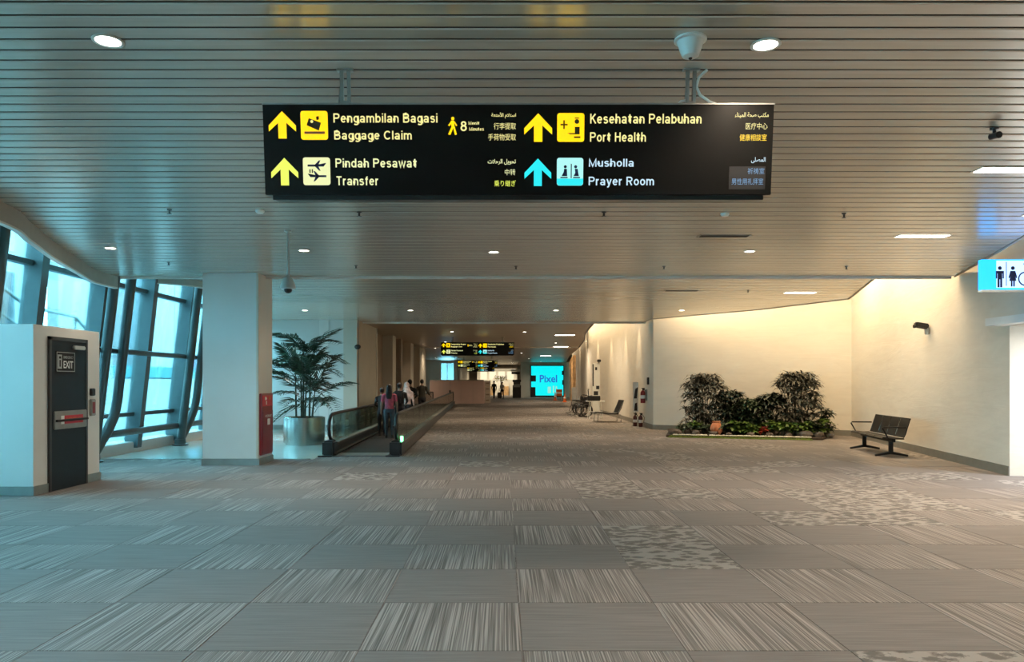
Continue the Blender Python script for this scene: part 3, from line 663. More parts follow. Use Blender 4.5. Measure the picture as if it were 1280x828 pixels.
    for px_ in (431, 864):
        x = su(px_)
        MB().box(x-0.035, x-0.012, -0.01, 0.01, ztop, zc).box(x+0.012, x+0.035, -0.01, 0.01, ztop, zc).box(x-0.03, x+0.03, -0.02, 0.02, ztop, ztop+0.03).box(x-0.055, x+0.055, -0.03, 0.03, zc-0.02, zc).build('hanger', 'grey_metal', t)
    MB().tube([(su(422),0,ztop), (su(425),0,(ztop+zc)/2), (su(428),0,zc)], 0.006, 6).build('cable', 'grey_metal', t)
    MB().tube([(su(903),0,ztop), (su(888),0,ztop+0.03), (su(876),0,ztop+0.075), (su(871),0,ztop+0.13), (su(874),0,ztop+0.19), (su(884),0,zc-0.01)], 0.010, 8).build('cable', 'white_plastic', t, True)
    MB().tube([(su(845),0,ztop), (su(852),0,ztop+0.03), (su(861),0,ztop+0.045)], 0.008, 8).build('cable', 'white_plastic', t, True)
    return t
sign = make_sign()
for (px_, d_, lab) in ((597, 35.0, 'second hanging black direction sign over the middle of the concourse'), (597, 64.0, 'third smaller hanging sign seen below the second sign'), (600, 88.0, 'smallest most distant hanging sign above the pink hoarding')):
    s2 = copy_tree(sign); s2.location = (PX(px_, d_), d_, sign.location.z); s2['label'] = lab

# ------------------------------------------------------------------ restroom sign at right
rs = thing('restroom_sign', 'glowing cyan restroom sign with man and woman symbols at right', 'sign', (PX(1225,11.6), 11.6, PZ(363,11.6)))
W_ = WB(11.6)-PX(1225,11.6); H_ = 38*11.6/F
MB().box(0, W_, -0.05, 0.05, 0, H_, 0.006).build('panel', 'e_toilet', rs)
MB().box(0.22, W_, -0.054, -0.05, 0.03, H_-0.02).build('white_field', 'e_toilet_white', rs)
MB().box(0, W_, -0.058, 0.058, -0.025, 0.0).build('bottom_edge', 'white_plastic', rs)
def figure(cx, woman):
    k = H_/38.0; q = lambda x, y: (cx+x*k, -0.054, (31-y)*k)
    q2 = lambda x, y: (cx+x*k, -0.058, (31-y)*k)
    mb = MB().prism(circ(0,4,2.4,12), q, q2)
    if woman:
        mb.prism([(-3,7.5),(3,7.5),(5.5,16),(4,16.6),(2.4,11.5),(4.4,20),(2.4,20),(2.4,27),(0.5,27),(0.5,20),(-0.5,20),(-0.5,27),(-2.4,27),(-2.4,20),(-4.4,20),(-2.4,11.5),(-4,16.6),(-5.5,16)], q, q2)
    else:
        mb.prism([(-5,7.5),(5,7.5),(5,17),(3.4,17),(3.4,10.5),(2.9,10.5),(2.9,28),(0.4,28),(0.4,18),(-0.4,18),(-0.4,28),(-2.9,28),(-2.9,10.5),(-3.4,10.5),(-3.4,17),(-5,17)], q, q2)
    return mb
figure(0.27, False).build('man_symbol', 'navy_print', rs); figure(0.47, True).build('woman_symbol', 'navy_print', rs)
MB().box(0.365, 0.375, -0.058, -0.05, 0.06, H_-0.04).build('divider', 'navy_print', rs)
k = H_/38
mb = MB(); pts = [(0.66+0.10*math.cos(a), -0.056, 0.17+0.10*math.sin(a)) for a in [math.radians(100+i*13) for i in range(21)]]
mb.tube(pts, 0.011, 6); mb.tube([(0.66,-0.056,0.36), (0.66,-0.056,0.2), (0.76,-0.056,0.2), (0.80,-0.056,0.09)], 0.014, 6); mb.ball((0.66,-0.056,0.40), 0.03, 0.004, 0.03, 1); mb.build('wheelchair_symbol', 'navy_print', rs)

# ------------------------------------------------------------------ lamps and fittings in the ceiling
ring_me = MB().lathe([(0.086,0.0), (0.092,-0.004), (0.092,-0.010), (0.074,-0.010), (0.070,0.002)], n=28).mesh('trim_ring')
lens_me = MB().lathe([(0.072,0.0), (0.072,-0.007), (0.05,-0.010)], n=24).mesh('lens')
ring_me.materials.append(M['white_plastic']); lens_me.materials.append(M['e_lamp'])
def downlight(x, y, label, watts=DOWN_W, color=NEUT):
    t = thing('downlight', label, 'ceiling light', (x, y, CZ), group='recessed ceiling downlights')
    obj('trim_ring', ring_me, None, t, True); obj('lens', lens_me, None, t, True)
    light('lamp', 'SPOT', (0,0,-0.03), energy=watts, color=color, parent=t, spot_size=math.radians(150), spot_blend=1.0, shadow_soft_size=0.08)
    return t
def at_ceiling(px_, py_):
    d_ = (CZ-EYE)*F/(VY-py_); return PX(px_, d_), d_
ROW = {'front': [(135,50), (957,55)], 'near': [(138,310), (380,313), (617,315), (937,314)], 'middle': [(381,388), (513,388), (695,388), (852,388)]}
for rname, pts in ROW.items():
    for i, p in enumerate(pts):
        x, y = at_ceiling(*p)
        lab = ('large round downlight at upper %s of the hanging sign' % ('left', 'right')[i]) if rname == 'front' else '%s round downlight from the left in the %s' % (ORD[i], {'near':'row just before the ceiling joint', 'middle':'row beyond the first ceiling joint'}[rname])
        downlight(x, y, lab, DOWN_W*(0.4 if p == (138,310) else 0.6 if p == (135,50) else 1.0))
for i, p in enumerate([(565,414.7), (655.8,415), (556.7,427.5), (694.8,428.8), (544,435.5), (511.5,441.6), (651.8,441.6), (545,448), (661,448.5), (600,452), (676,452.5), (640,454)]):
    x, y = at_ceiling(*p); downlight(x, y, '%s distant downlight counting away from the viewer in the far ceiling' % ORD[i], DOWN_W*0.9, WARM)
for x, y, lab in ((-4.5,-1.5,'downlight behind the viewer at left'), (-0.6,-1.5,'downlight behind the viewer in the middle'), (3.6,-1.5,'downlight behind the viewer at right'), (-0.5,-6,'rearmost downlight behind the viewer')):
    downlight(x, y, lab)
downlight(5.6, 4.6, 'downlight above the right side of the foreground', DOWN_W*2.0); downlight(6.6, 9.4, 'downlight before the restroom sign', DOWN_W*1.6)
def linear_light(x, y, lab, w_=0.7, dp=0.16):
    t = thing('linear_light', lab, 'ceiling light', (x, y, CZ), group='linear ceiling lights')
    MB().box(-w_/2-0.02, w_/2+0.02, -dp/2-0.02, dp/2+0.02, -0.006, 0.0).build('frame', 'white_plastic', t)
    MB().box(-w_/2, w_/2, -dp/2, dp/2, -0.010, -0.006).build('diffuser', 'e_line', t)
    light('lamp', 'AREA', (0,0,-0.02), energy=70 if y < 25 else 110, color=WARM, parent=t, shape='RECTANGLE', size=w_, size_y=dp)
for (p, lab) in (((1153,295),'short linear ceiling light at right above the bench wall'), ((1267,212),'linear ceiling light cut by the right edge of view'), ((1000,366),'linear ceiling light above the indoor garden'), ((706,419),'first distant linear light over the far aisle'), ((701,433.5),'second distant linear light over the far aisle'), ((682,445),'third distant linear light over the far aisle')):
    x, y = at_ceiling(*p); linear_light(x, y, lab, 0.7 if y < 25 else 0.85, 0.16 if y < 25 else 0.5)
# sprinklers and detectors
spr_me = MB().lathe([(0.03,0.0), (0.03,-0.012), (0.012,-0.014), (0.012,-0.05), (0.03,-0.055), (0.03,-0.06)], n=12).mesh('sprinkler'); spr_me.materials.append(M['dark_metal'])
for i, (p, lab) in enumerate((((212,262),'dark sprinkler left of the hanging sign above the glass wall'), ((449,265),'dark sprinkler below the left half of the hanging sign'), ((755,265),'dark sprinkler below the right half of the hanging sign'), ((1055,267),'dark sprinkler right of the hanging sign'), ((211,328),'dark sprinkler above the white pillar'), ((445,332),'dark sprinkler right of the hanging camera'), ((645,333),'dark sprinkler in the middle before the ceiling joint'), ((830,333),'dark sprinkler before the joint above the garden'), ((1058,333),'dark sprinkler before the joint above the bench'), ((935,363),'dark sprinkler beside the garden linear light'))):
    x, y = at_ceiling(*p); o = obj('sprinkler', spr_me, None, None, True, loc=(x, y, CZ)); tag(o, lab, 'sprinkler', 'ceiling sprinklers')
det_me = MB().lathe([(0.055,0.0), (0.055,-0.015), (0.04,-0.035), (0.015,-0.04)], n=18).mesh('smoke_detector'); det_me.materials.append(M['white_plastic'])
for (p, lab) in (((325,263),'small white smoke detector below left end of hanging sign'), ((906,267),'small white smoke detector below right end of hanging sign')):
    x, y = at_ceiling(*p); o = obj('smoke_detector', det_me, None, None, True, loc=(x, y, CZ)); tag(o, lab, 'smoke detector', 'smoke detectors')
x, y = at_ceiling(1243,160); o = thing('ceiling_camera', 'small dark camera on the ceiling near the right edge', 'camera', (x, y, CZ))
MB().lathe([(0.035,0), (0.035,-0.015), (0.014,-0.018), (0.014,-0.05)], n=12).build('mount', 'dark_metal', o, True); MB().tube([(0,0.04,-0.06), (0,-0.06,-0.075)], 0.028, 12).build('body', 'black', o, True)
x, y = at_ceiling(863,49); o = thing('dome_detector', 'white cone-shaped detector on the ceiling above the sign hanger', 'detector', (x, y, CZ))
MB().lathe([(0.098,0), (0.098,-0.012), (0.085,-0.016)], n=28).build('flange', 'white_plastic', o, True); MB().lathe([(0.082,-0.014), (0.062,-0.075), (0.05,-0.105), (0.03,-0.115)], n=28).build('cone', 'white_plastic', o, True); MB().ball((0,0,-0.115), 0.012).build('sensor', 'black', o, True)
for (p, w_, lab) in (((905,295),0.75,'slim grey access slot in the ceiling right of centre'), ((852,363.5),0.8,'dark slot grille in the ceiling above the garden')):
    x, y = at_ceiling(*p); o = thing('ceiling_slot', lab, 'vent', (x, y, CZ)); MB().box(-w_/2, w_/2, -0.09, 0.09, -0.006, 0).build('frame', 'grey_metal', o)
    for k in range(3): MB().box(-w_/2+0.03, w_/2-0.03, -0.065+0.05*k, -0.035+0.05*k, -0.009, -0.006).build('slot', 'dark_void', o)
# hanging dome camera
x, y = at_ceiling(360,288); o = thing('dome_camera', 'white dome security camera hanging on a ceiling pole', 'camera', (x, y, 0))
zb = PZ(345,y)
MB().lathe([(0.05,CZ), (0.05,CZ-0.02), (0.02,CZ-0.03)], n=14).build('ceiling_plate', 'lens_grey', o, True); MB().tube([(0,0,CZ), (0,0,zb)], 0.017, 10).build('pole', 'lens_grey', o, True)
MB().lathe([(0.025,zb+0.01), (0.03,zb-0.01), (0.07,zb-0.05), (0.10,zb-0.13), (0.105,zb-0.17), (0.09,zb-0.185)], n=20).build('housing', 'lens_grey', o, True); MB().ball((0,0,zb-0.19), 0.058).build('lens', 'black', o, True)
# cameras on walls
yw = 16.4; xw = WB(yw); o = thing('wall_camera', 'black wall camera above the four-seat bench', 'camera', (xw-0.02, yw, PZ(411,yw)))
MB().box(-0.06, 0.0, -0.05, 0.05, -0.13, 0.03, 0.008).build('bracket', 'lens_grey', o); MB().box(-0.30, -0.02, -0.07, 0.07, -0.02, 0.10, 0.02, Matrix.Rotation(0.15,4,'Y')).build('body', 'black', o); MB().tube([(-0.29,0,0.05), (-0.32,0,0.05)], 0.04, 12).build('lens', 'dark_metal', o)
o = thing('pier_camera', 'small black camera on the beige pier left of the walkway', 'camera', (-4.9, 25.24, PZ(434,25.2)))
MB().box(-0.04, 0.04, -0.06, 0.04, -0.06, 0.06, 0.01).build('bracket', 'dark_metal', o); MB().ball((0.03,-0.13,0), 0.11, 0.11, 0.09).build('dome', 'black', o, True)

# ------------------------------------------------------------------ cove lighting over the stone walls (strip lamps lying behind the ceiling edge)
def strip(a, b, z, watts, tilt_to, color=COVE, wdt=0.12):
    a = Vector(a); b = Vector(b); mid = (a+b)/2; ln = (b-a).length
    o = light('cove_strip', 'AREA', (mid.x, mid.y, z), energy=watts, color=color, shape='RECTANGLE', size=ln, size_y=wdt)
    ax = Vector((b.x-a.x, b.y-a.y, 0)).normalized(); dn = (Vector((tilt_to[0], tilt_to[1], -1.0))).normalized()
    zax = -dn; yax = zax.cross(ax).normalized(); zax = ax.cross(yax)
    o.matrix_world = Matrix(((ax.x, yax.x, zax.x, mid.x), (ax.y, yax.y, zax.y, mid.y), (ax.z, yax.z, zax.z, z), (0,0,0,1)))
    return o
strip((7.6,15.2), (8.8,18.9), 5.0, 200, (0.5,-0.25))
strip((8.9,19.2), (9.5,21.4), 5.0, 90, (0.3,0.15))
strip((8.9,20.6), (5.3,24.8), 4.7, 185, (0.25,0.45))
strip((3.7,27), (4.4,44), 5.0, 380, (0.35,0))
strip((4.9,46), (6.2,76), 5.0, 400, (0.2,0))
for i, y in enumerate((28.2, 31.5, 35.5, 40.0, 46.0, 53.0, 62.0)):
    light('wall_washer', 'SPOT', (4.72 if y < 45 else 5.0+(y-46)*0.03, y, 4.6), energy=300, color=COVE, spot_size=math.radians(46), spot_blend=0.6, shadow_soft_size=0.05)

# ------------------------------------------------------------------ moving walkway
WA = math.radians(1.9)
wk = thing('moving_walkway', 'moving walkway with glass balustrades and black handrails', 'walkway', (-3.05, 16.4, 0), WA)
WL = 37.0
MB().box(-0.62, 0.62, -0.3, WL+0.3, -0.05, 0.012).build('floor_frame', 'dark_metal', wk)
pm = MB().box(-0.55, 0.55, 0.0, 0.385, 0.0, 0.022, 0.004).mesh('pallet'); pm.materials.append(M['belt'])
for i in range(92): obj('pallet', pm, None, wk, loc=(0, 0.35+0.395*i, 0.004))
for y in (-0.28, WL-0.05): MB().box(-0.55, 0.55, y, y+0.6 if y < 1 else y+0.3, 0.01, 0.03).build('comb_plate', 'grey_metal', wk)
for s in (-1, 1):
    xb = s*0.72
    MB().box(xb-0.13, xb+0.13, -0.1, WL, 0, 0.24, 0.02).build('skirt', 'dark_metal', wk)
    MB().box(xb-s*0.135-0.006, xb-s*0.135+0.006, 0.0, WL-0.2, 0.05, 0.09).build('skirt_trim', 'steel', wk)
    MB().box(xb-0.09, xb+0.09, 0.0, WL-0.1, 0.24, 0.26).build('deck_cap', 'grey_metal', wk)
    np_ = 18; L = (WL-0.6)/np_
    for i in range(np_): MB().box(xb-0.006, xb+0.006, 0.25+L*i+0.008, 0.25+L*(i+1)-0.008, 0.25, 0.875).build('glass_panel', 'glass_rail', wk)
    pts = [(xb,0.35,0.30), (xb,0.05,0.34), (xb,-0.12,0.46), (xb,-0.18,0.60), (xb,-0.12,0.76), (xb,0.02,0.86), (xb,0.2,0.895), (xb,1,0.90), (xb,WL-1,0.90), (xb,WL-0.2,0.895), (xb,WL+0.02,0.8), (xb,WL+0.08,0.6), (xb,WL-0.02,0.4), (xb,WL-0.3,0.31)]
    MB().tube(pts, 0.038, 10).build('handrail', 'black_rubber', wk, True)
    MB().box(xb-0.13, xb+0.13, -0.28, 0.15, 0, 0.34, 0.04).build('newel', 'black', wk)
    MB().tube([(xb-0.02,-0.10,0.62), (xb-0.02,-0.12,0.66)], 0.045, 10).build('newel_cap', 'chrome', wk)
    MB().box(xb-0.2, xb+0.1, -0.36, -0.28, 0, 0.03).build('floor_sensor', 'black', wk)
MB().box(0.80, 0.86, -0.05, 0.04, 0.30, 0.42, 0.01).build('green_indicator', 'e_green', wk)

# ------------------------------------------------------------------ palm in steel planter
pt = thing('steel_planter', 'round polished steel planter beside the moving walkway', 'planter', (PX(380.5,19.3), 19.3, 0))
MB().lathe([(0.46,0.0), (0.46,0.05), (0.52,0.06), (0.52,0.70), (0.505,0.71), (0.49,0.70), (0.49,0.60)], n=40).build('drum', 'steel', pt, True); MB().lathe([(0.485,0.56), (0.3,0.61), (0.02,0.63)], n=24).build('soil', 'soil', pt, True)
def frond_mesh(length, droop, nleaf, leaf, seed):
    rnd = random.Random(seed); mb = MB(); pts = []; n = 12
    for i in range(n+1):
        t = i/n; pts.append(Vector((length*t*(1-0.15*t*droop), 0, length*(0.12*t-droop*0.62*t*t))))
    mb.tube(pts, [0.010*(1-0.8*i/n) for i in range(n+1)], 5)
    for i in range(nleaf):
        t = 0.22+0.78*i/(nleaf-1); f = t*n; k = min(int(f), n-1); p = pts[k].lerp(pts[k+1], f-k)
        ll = leaf*(0.45+0.9*math.sin(PI*min(1,0.15+0.8*t)))*rnd.uniform(0.85,1.1)
        for s in (-1, 1):
            dirv = Vector((0.55+0.35*t, s*0.85, 0.28-0.4*t+rnd.uniform(-0.12,0.12))).normalized(); sid = dirv.cross(Vector((0,0,1))).normalized()
            wd = 0.020+0.010*math.sin(PI*t); tip = p+dirv*ll+Vector((0,0,-0.45*ll)); mid = p+dirv*ll*0.5+Vector((0,0,-0.03*ll))
            a = mb.bm.verts.new(p); b1 = mb.bm.verts.new(mid+sid*wd); b2 = mb.bm.verts.new(mid-sid*wd); c = mb.bm.verts.new(tip); m2 = mb.bm.verts.new(mid+Vector((0,0,-0.012)))
            for fv in ((a,b1,m2), (a,m2,b2), (b1,c,m2), (m2,c,b2)): mb.bm.faces.new(fv)
    me = mb.mesh('frond'); me.materials.append(M['leaf_palm']); return me
FR = [frond_mesh(1.15,0.85,14,0.42,1), frond_mesh(1.1,1.15,14,0.40,2), frond_mesh(1.15,0.6,15,0.40,3)]
pm_ = thing('potted_palm', 'tall dark green areca palm in the steel planter', 'palm', (pt.location.x, pt.location.y, 0.60))
rnd = random.Random(5)
STEMS = [((-0.22,0.05),(-0.25,0.05,1.30)), ((-0.02,-0.03),(-0.02,-0.02,1.75)), ((0.10,0.10),(0.13,0.12,1.55)), ((0.05,-0.15),(0.10,-0.2,0.95)), ((-0.12,0.18),(-0.15,0.25,1.05)), ((0.2,-0.05),(0.28,-0.05,0.75))]
for (bx, by), tp in STEMS:
    MB().tube([(bx,by,-0.03), ((bx+tp[0])/2,(by+tp[1])/2,tp[2]*0.5), tp], [0.028,0.022,0.012], 7).build('stem', 'stem', pm_, True)
    nf = 8
    for k in range(nf):
        az = 2*PI*k/nf+rnd.uniform(-0.4,0.4); el = rnd.uniform(0.75,1.4) if k % 3 == 0 else rnd.uniform(0.3,0.95)
        o = obj('frond', FR[rnd.randrange(3)], None, pm_, loc=(tp[0], tp[1], tp[2]-0.65*(k%3)/2*rnd.uniform(0.5,1.0)))
        o.rotation_euler = Euler((0, -el, az), 'XYZ'); s = rnd.uniform(0.68,0.98); o.scale = (s, s, s)

# ------------------------------------------------------------------ indoor garden
gd = MB(); GP = [(4.75,21.9), (8.8,20.7), (9.25,21.4), (9.4,22.85), (5.5,25.05), (5.2,23.6)]
gb = gd.prism(GP, lambda x,y:(x,y,0), lambda x,y:(x,y,0.05)).build('garden_bed', 'soil'); tag(gb, 'soil bed of the indoor garden against the stone wall', 'garden bed')
gs = MB(); rnd = random.Random(11)
a0, a1 = Vector((4.75,21.75)), Vector((8.5,20.6))
dirg = (a1-a0).normalized(); nrm = Vector((-dirg.y, dirg.x))
mb = MB(); mb.prism([tuple(a0), tuple(a1), tuple(a1+nrm*0.32), tuple(a0+nrm*0.32+dirg*0.25)], lambda x,y:(x,y,0), lambda x,y:(x,y,0.02))
for i in range(1500):
    p = a0+dirg*rnd.uniform(0.05,3.88)+nrm*rnd.uniform(0.01,0.3); h = rnd.uniform(0.03,0.06); q = Vector((rnd.uniform(-1,1),rnd.uniform(-1,1)))*0.012
    mb.bm.faces.new([mb.bm.verts.new(v) for v in ((p.x-0.006,p.y,0.018), (p.x+0.006,p.y,0.018), (p.x+q.x,p.y+q.y,0.02+h))])
o = mb.build('turf_strip', 'grass'); tag(o, 'strip of green turf edging the indoor garden', 'grass', kind='stuff')
mb = MB()
for i in range(420):
    p = a0+dirg*rnd.uniform(0.15,3.9)+nrm*rnd.uniform(0.34,0.46); r = rnd.uniform(0.02,0.035)
    mb.ball((p.x,p.y,0.045+r*0.4), r, r*0.9, r*0.7, 1)
o = mb.build('pebbles', 'pebble', None, True); tag(o, 'row of small white pebbles behind the turf strip', 'pebbles', kind='stuff')
def rock_mesh(seed):
    mb = MB().ball((0,0,0), 0.16, 0.12, 0.09, 2); r = random.Random(seed)
    for v in mb.bm.verts: v.co *= r.uniform(0.82,1.12)
    me = mb.mesh('rock'); me.materials.append(M['rock']); return me
RK = [rock_mesh(s) for s in range(3)]
gpt = lambda s, t: a0+dirg*(s*0.93-0.15)+nrm*t
for i, (s, t, k) in enumerate(((0.35,0.60,1.2), (1.0,0.55,1.1), (1.55,0.62,0.9), (2.0,0.58,0.7), (2.65,0.58,0.8), (3.2,0.56,0.8), (3.75,0.6,0.8), (4.25,0.62,1.3), (4.65,0.75,1.2), (4.95,1.0,0.9))):
    p = gpt(s, t); o = obj('rock', RK[i%3], None, None, True, loc=(p.x,p.y,0.05+0.05*k), rot=(0,0,i*1.3)); o.scale = (k,k,k); tag(o, '%s dark rock from the left along the garden edge' % ORD[i], 'rock', 'rocks along the garden edge')
def blade(mb, p, dirv, ln, wd, droop, seg=3):
    dirv = dirv.normalized(); sid = dirv.cross(Vector((0,0,1)))
    sid = sid.normalized() if sid.length > 1e-3 else Vector((1,0,0)); prev = None
    for i in range(seg+1):
        t = i/seg; q = p+dirv*ln*t+Vector((0,0,-droop*ln*t*t)); ww = wd*math.sin(PI*(0.12+0.88*t))**0.7 if t < 1 else 0.001
        a, b = mb.bm.verts.new(q+sid*ww), mb.bm.verts.new(q-sid*ww)
        if prev: mb.bm.faces.new((prev[0], prev[1], b, a))
        prev = (a, b)
def tuft_shrub(name, label, loc, height, radius, nt, nb, ln, wd, mat, seed, group=None, cat='shrub', droop=0.55, base=0.08):
    r = random.Random(seed); t = thing(name, label, cat, loc, 0, group); fo = MB()
    for i in range(nt):
        az = r.uniform(0,2*PI); rr = radius*math.sqrt(r.random()); z = height*(base+(1-base)*r.random())
        if i < nt//5: z = height*r.uniform(0.75,0.97)
        rr *= 1.0-0.45*max(0,(z/height-0.75))/0.25
        c = Vector((rr*math.cos(az), rr*math.sin(az)*0.75, z))
        if i % 12 == 0: MB().tube([(c.x*0.45,c.y*0.45,0.0), (c.x*0.6,c.y*0.6,z*0.6), tuple(c)], [0.016,0.012,0.006], 5).build('stem', 'stem', t)
        for k in range(nb):
            a2 = 2*PI*k/nb+r.uniform(-0.3,0.3); blade(fo, c, Vector((math.cos(a2), math.sin(a2), r.uniform(0.0,0.9))), ln*r.uniform(0.7,1.15), wd, droop*r.uniform(0.6,1.3))
    tag(fo.build('foliage', mat, t), kind='stuff'); return t
G = [('tall_shrub', 'tall grey-green bamboo palm clump at left of the garden', 1.22,1.65,1.80,0.66,250,11,0.30,0.026,'leaf_grey',21), ('leafy_shrub','medium dark shrub right of the left palm clump',2.05,1.60,1.28,0.5,130,10,0.27,0.034,'leaf_dark',22), ('leafy_shrub','low dark upright shrub in the middle of the garden',2.72,1.35,1.06,0.52,130,10,0.27,0.036,'leaf_mid',23),
     ('leafy_shrub','medium dark shrub left of the right palm clump',3.30,1.30,1.20,0.5,130,10,0.27,0.032,'leaf_dark',24), ('tall_shrub','tall grey-green bamboo palm clump at right of the garden',4.05,1.35,1.85,0.68,260,11,0.30,0.026,'leaf_grey',25), ('leafy_shrub','sparse dark shrub at right end of the garden',4.82,1.25,0.82,0.26,30,8,0.26,0.034,'leaf_dark',26), ('leafy_shrub','dark filler shrub behind the middle of the garden',2.3,2.1,0.95,0.6,90,9,0.28,0.036,'leaf_dark',27)]
for nm, lab, s, t_, h, rad, nt, nb_, ln, wd, m, sd in G:
    p = gpt(s, t_); tuft_shrub(nm, lab, (p.x,p.y,0.04), h, rad, nt, nb_, ln, wd, m, sd, 'shrubs of the indoor garden')
for i, (s, t_, h, m) in enumerate(((0.65,0.85,0.30,'leaf_mid'), (0.95,0.95,0.36,'leaf_bright'), (1.25,0.85,0.28,'leaf_mid'), (1.95,0.85,0.34,'leaf_mid'), (2.2,0.9,0.40,'leaf_bright'), (2.5,0.85,0.38,'leaf_bright'), (2.75,0.8,0.30,'leaf_bright'), (3.3,0.85,0.46,'leaf_bright'), (3.62,0.8,0.42,'leaf_bright'), (3.95,0.85,0.40,'leaf_bright'), (4.25,0.85,0.42,'leaf_bright'), (4.55,0.9,0.44,'leaf_mid'), (4.75,1.0,0.50,'leaf_bright'))):
    p = gpt(s, t_); tuft_shrub('ground_plant', '%s low leafy green plant from the left in the garden front row' % ORD[i], (p.x,p.y,0.04), h, 0.24, 22, 8, 0.18, 0.042, m, 40+i, 'low front plants of the garden', 'plant', 0.5, 0.35)
p = gpt(1.62,0.75); o = thing('terracotta_pot', 'round orange terracotta pot among the left garden plants', 'pot', (p.x,p.y,0.05)); MB().lathe([(0.10,0), (0.17,0.10), (0.18,0.22), (0.12,0.34), (0.10,0.36)], n=20).build('body', 'terracotta', o, True); MB().lathe([(0.10,0.36), (0.12,0.37), (0.12,0.40), (0.10,0.40)], n=20).build('rim', 'terracotta', o, True)
p = gpt(3.02,0.72); tuft_shrub('bromeliad', 'small red bromeliad between the front garden plants', (p.x,p.y,0.04), 0.26, 0.10, 7, 9, 0.17, 0.03, 'leaf_red', 77, None, 'plant', 0.3, 0.3)

# ------------------------------------------------------------------ tandem bench
def panel_curve(x0, x1, pts, th):
    mb = MB(); R = []
    for i, (y, z) in enumerate(pts):
        t = Vector((pts[min(i+1,len(pts)-1)][0]-pts[max(i-1,0)][0], pts[min(i+1,len(pts)-1)][1]-pts[max(i-1,0)][1])).normalized(); n = Vector((-t.y, t.x))*th/2
        R.append([mb.bm.verts.new(q) for q in ((x0,y+n.x,z+n.y), (x1,y+n.x,z+n.y), (x1,y-n.x,z-n.y), (x0,y-n.x,z-n.y))])
    for a, b in zip(R, R[1:]):
        for i in range(4): mb.bm.faces.new((a[i], a[(i+1)%4], b[(i+1)%4], b[i]))
    mb.bm.faces.new(R[0]); mb.bm.faces.new(R[-1][::-1]); return mb
def bench(loc, rz, label, nseat=4, arms=(0,2,4)):
    t = thing('tandem_bench', label, 'bench', loc, rz); sw = 0.56; L = sw*nseat; x0 = -L/2
    for i in range(nseat):
        a = x0+sw*i+0.015; b_ = a+sw-0.03
        panel_curve(a, b_, [(-0.30,0.40), (-0.27,0.425), (-0.15,0.42), (0.05,0.40), (0.14,0.395)], 0.018).build('seat', 'bench_black', t, True)
        bk = panel_curve(a, b_, [(0.13,0.42), (0.17,0.50), (0.20,0.62), (0.255,0.80), (0.265,0.83)], 0.016).build('backrest', 'bench_black', t, True)
        MB().tube([(a-0.012,0.14,0.42), (a-0.012,0.195,0.60), (a-0.012,0.27,0.83)], 0.011, 6).build('edge_trim', 'chrome', bk)
    MB().box(-L/2+0.05, L/2-0.05, -0.10, -0.02, 0.32, 0.385, 0.005).build('beam', 'bench_black', t)
    for x in (-L/2+0.22, L/2-0.22):
        MB().box(x-0.04, x+0.04, -0.10, -0.02, 0.06, 0.33, 0.01).build('leg', 'bench_black', t)
        MB().tube([(x,-0.38,0.025), (x,-0.30,0.04), (x,-0.06,0.085), (x,0.20,0.04), (x,0.28,0.025)], [0.022,0.025,0.035,0.025,0.022], 8).build('foot', 'bench_black', t, True)
    for k in arms:
        x = x0+sw*k
        MB().tube([(x,0.12,0.40), (x,-0.18,0.40), (x,-0.30,0.62), (x,-0.28,0.64), (x,0.17,0.64)], 0.016, 8).build('armrest', 'bench_black', t, True)
    return t
bench((8.53, 17.0, 0), -PI/2+math.atan(-0.182)+0.02, 'black four-seat metal waiting bench against the cream wall', 4, (0,4))

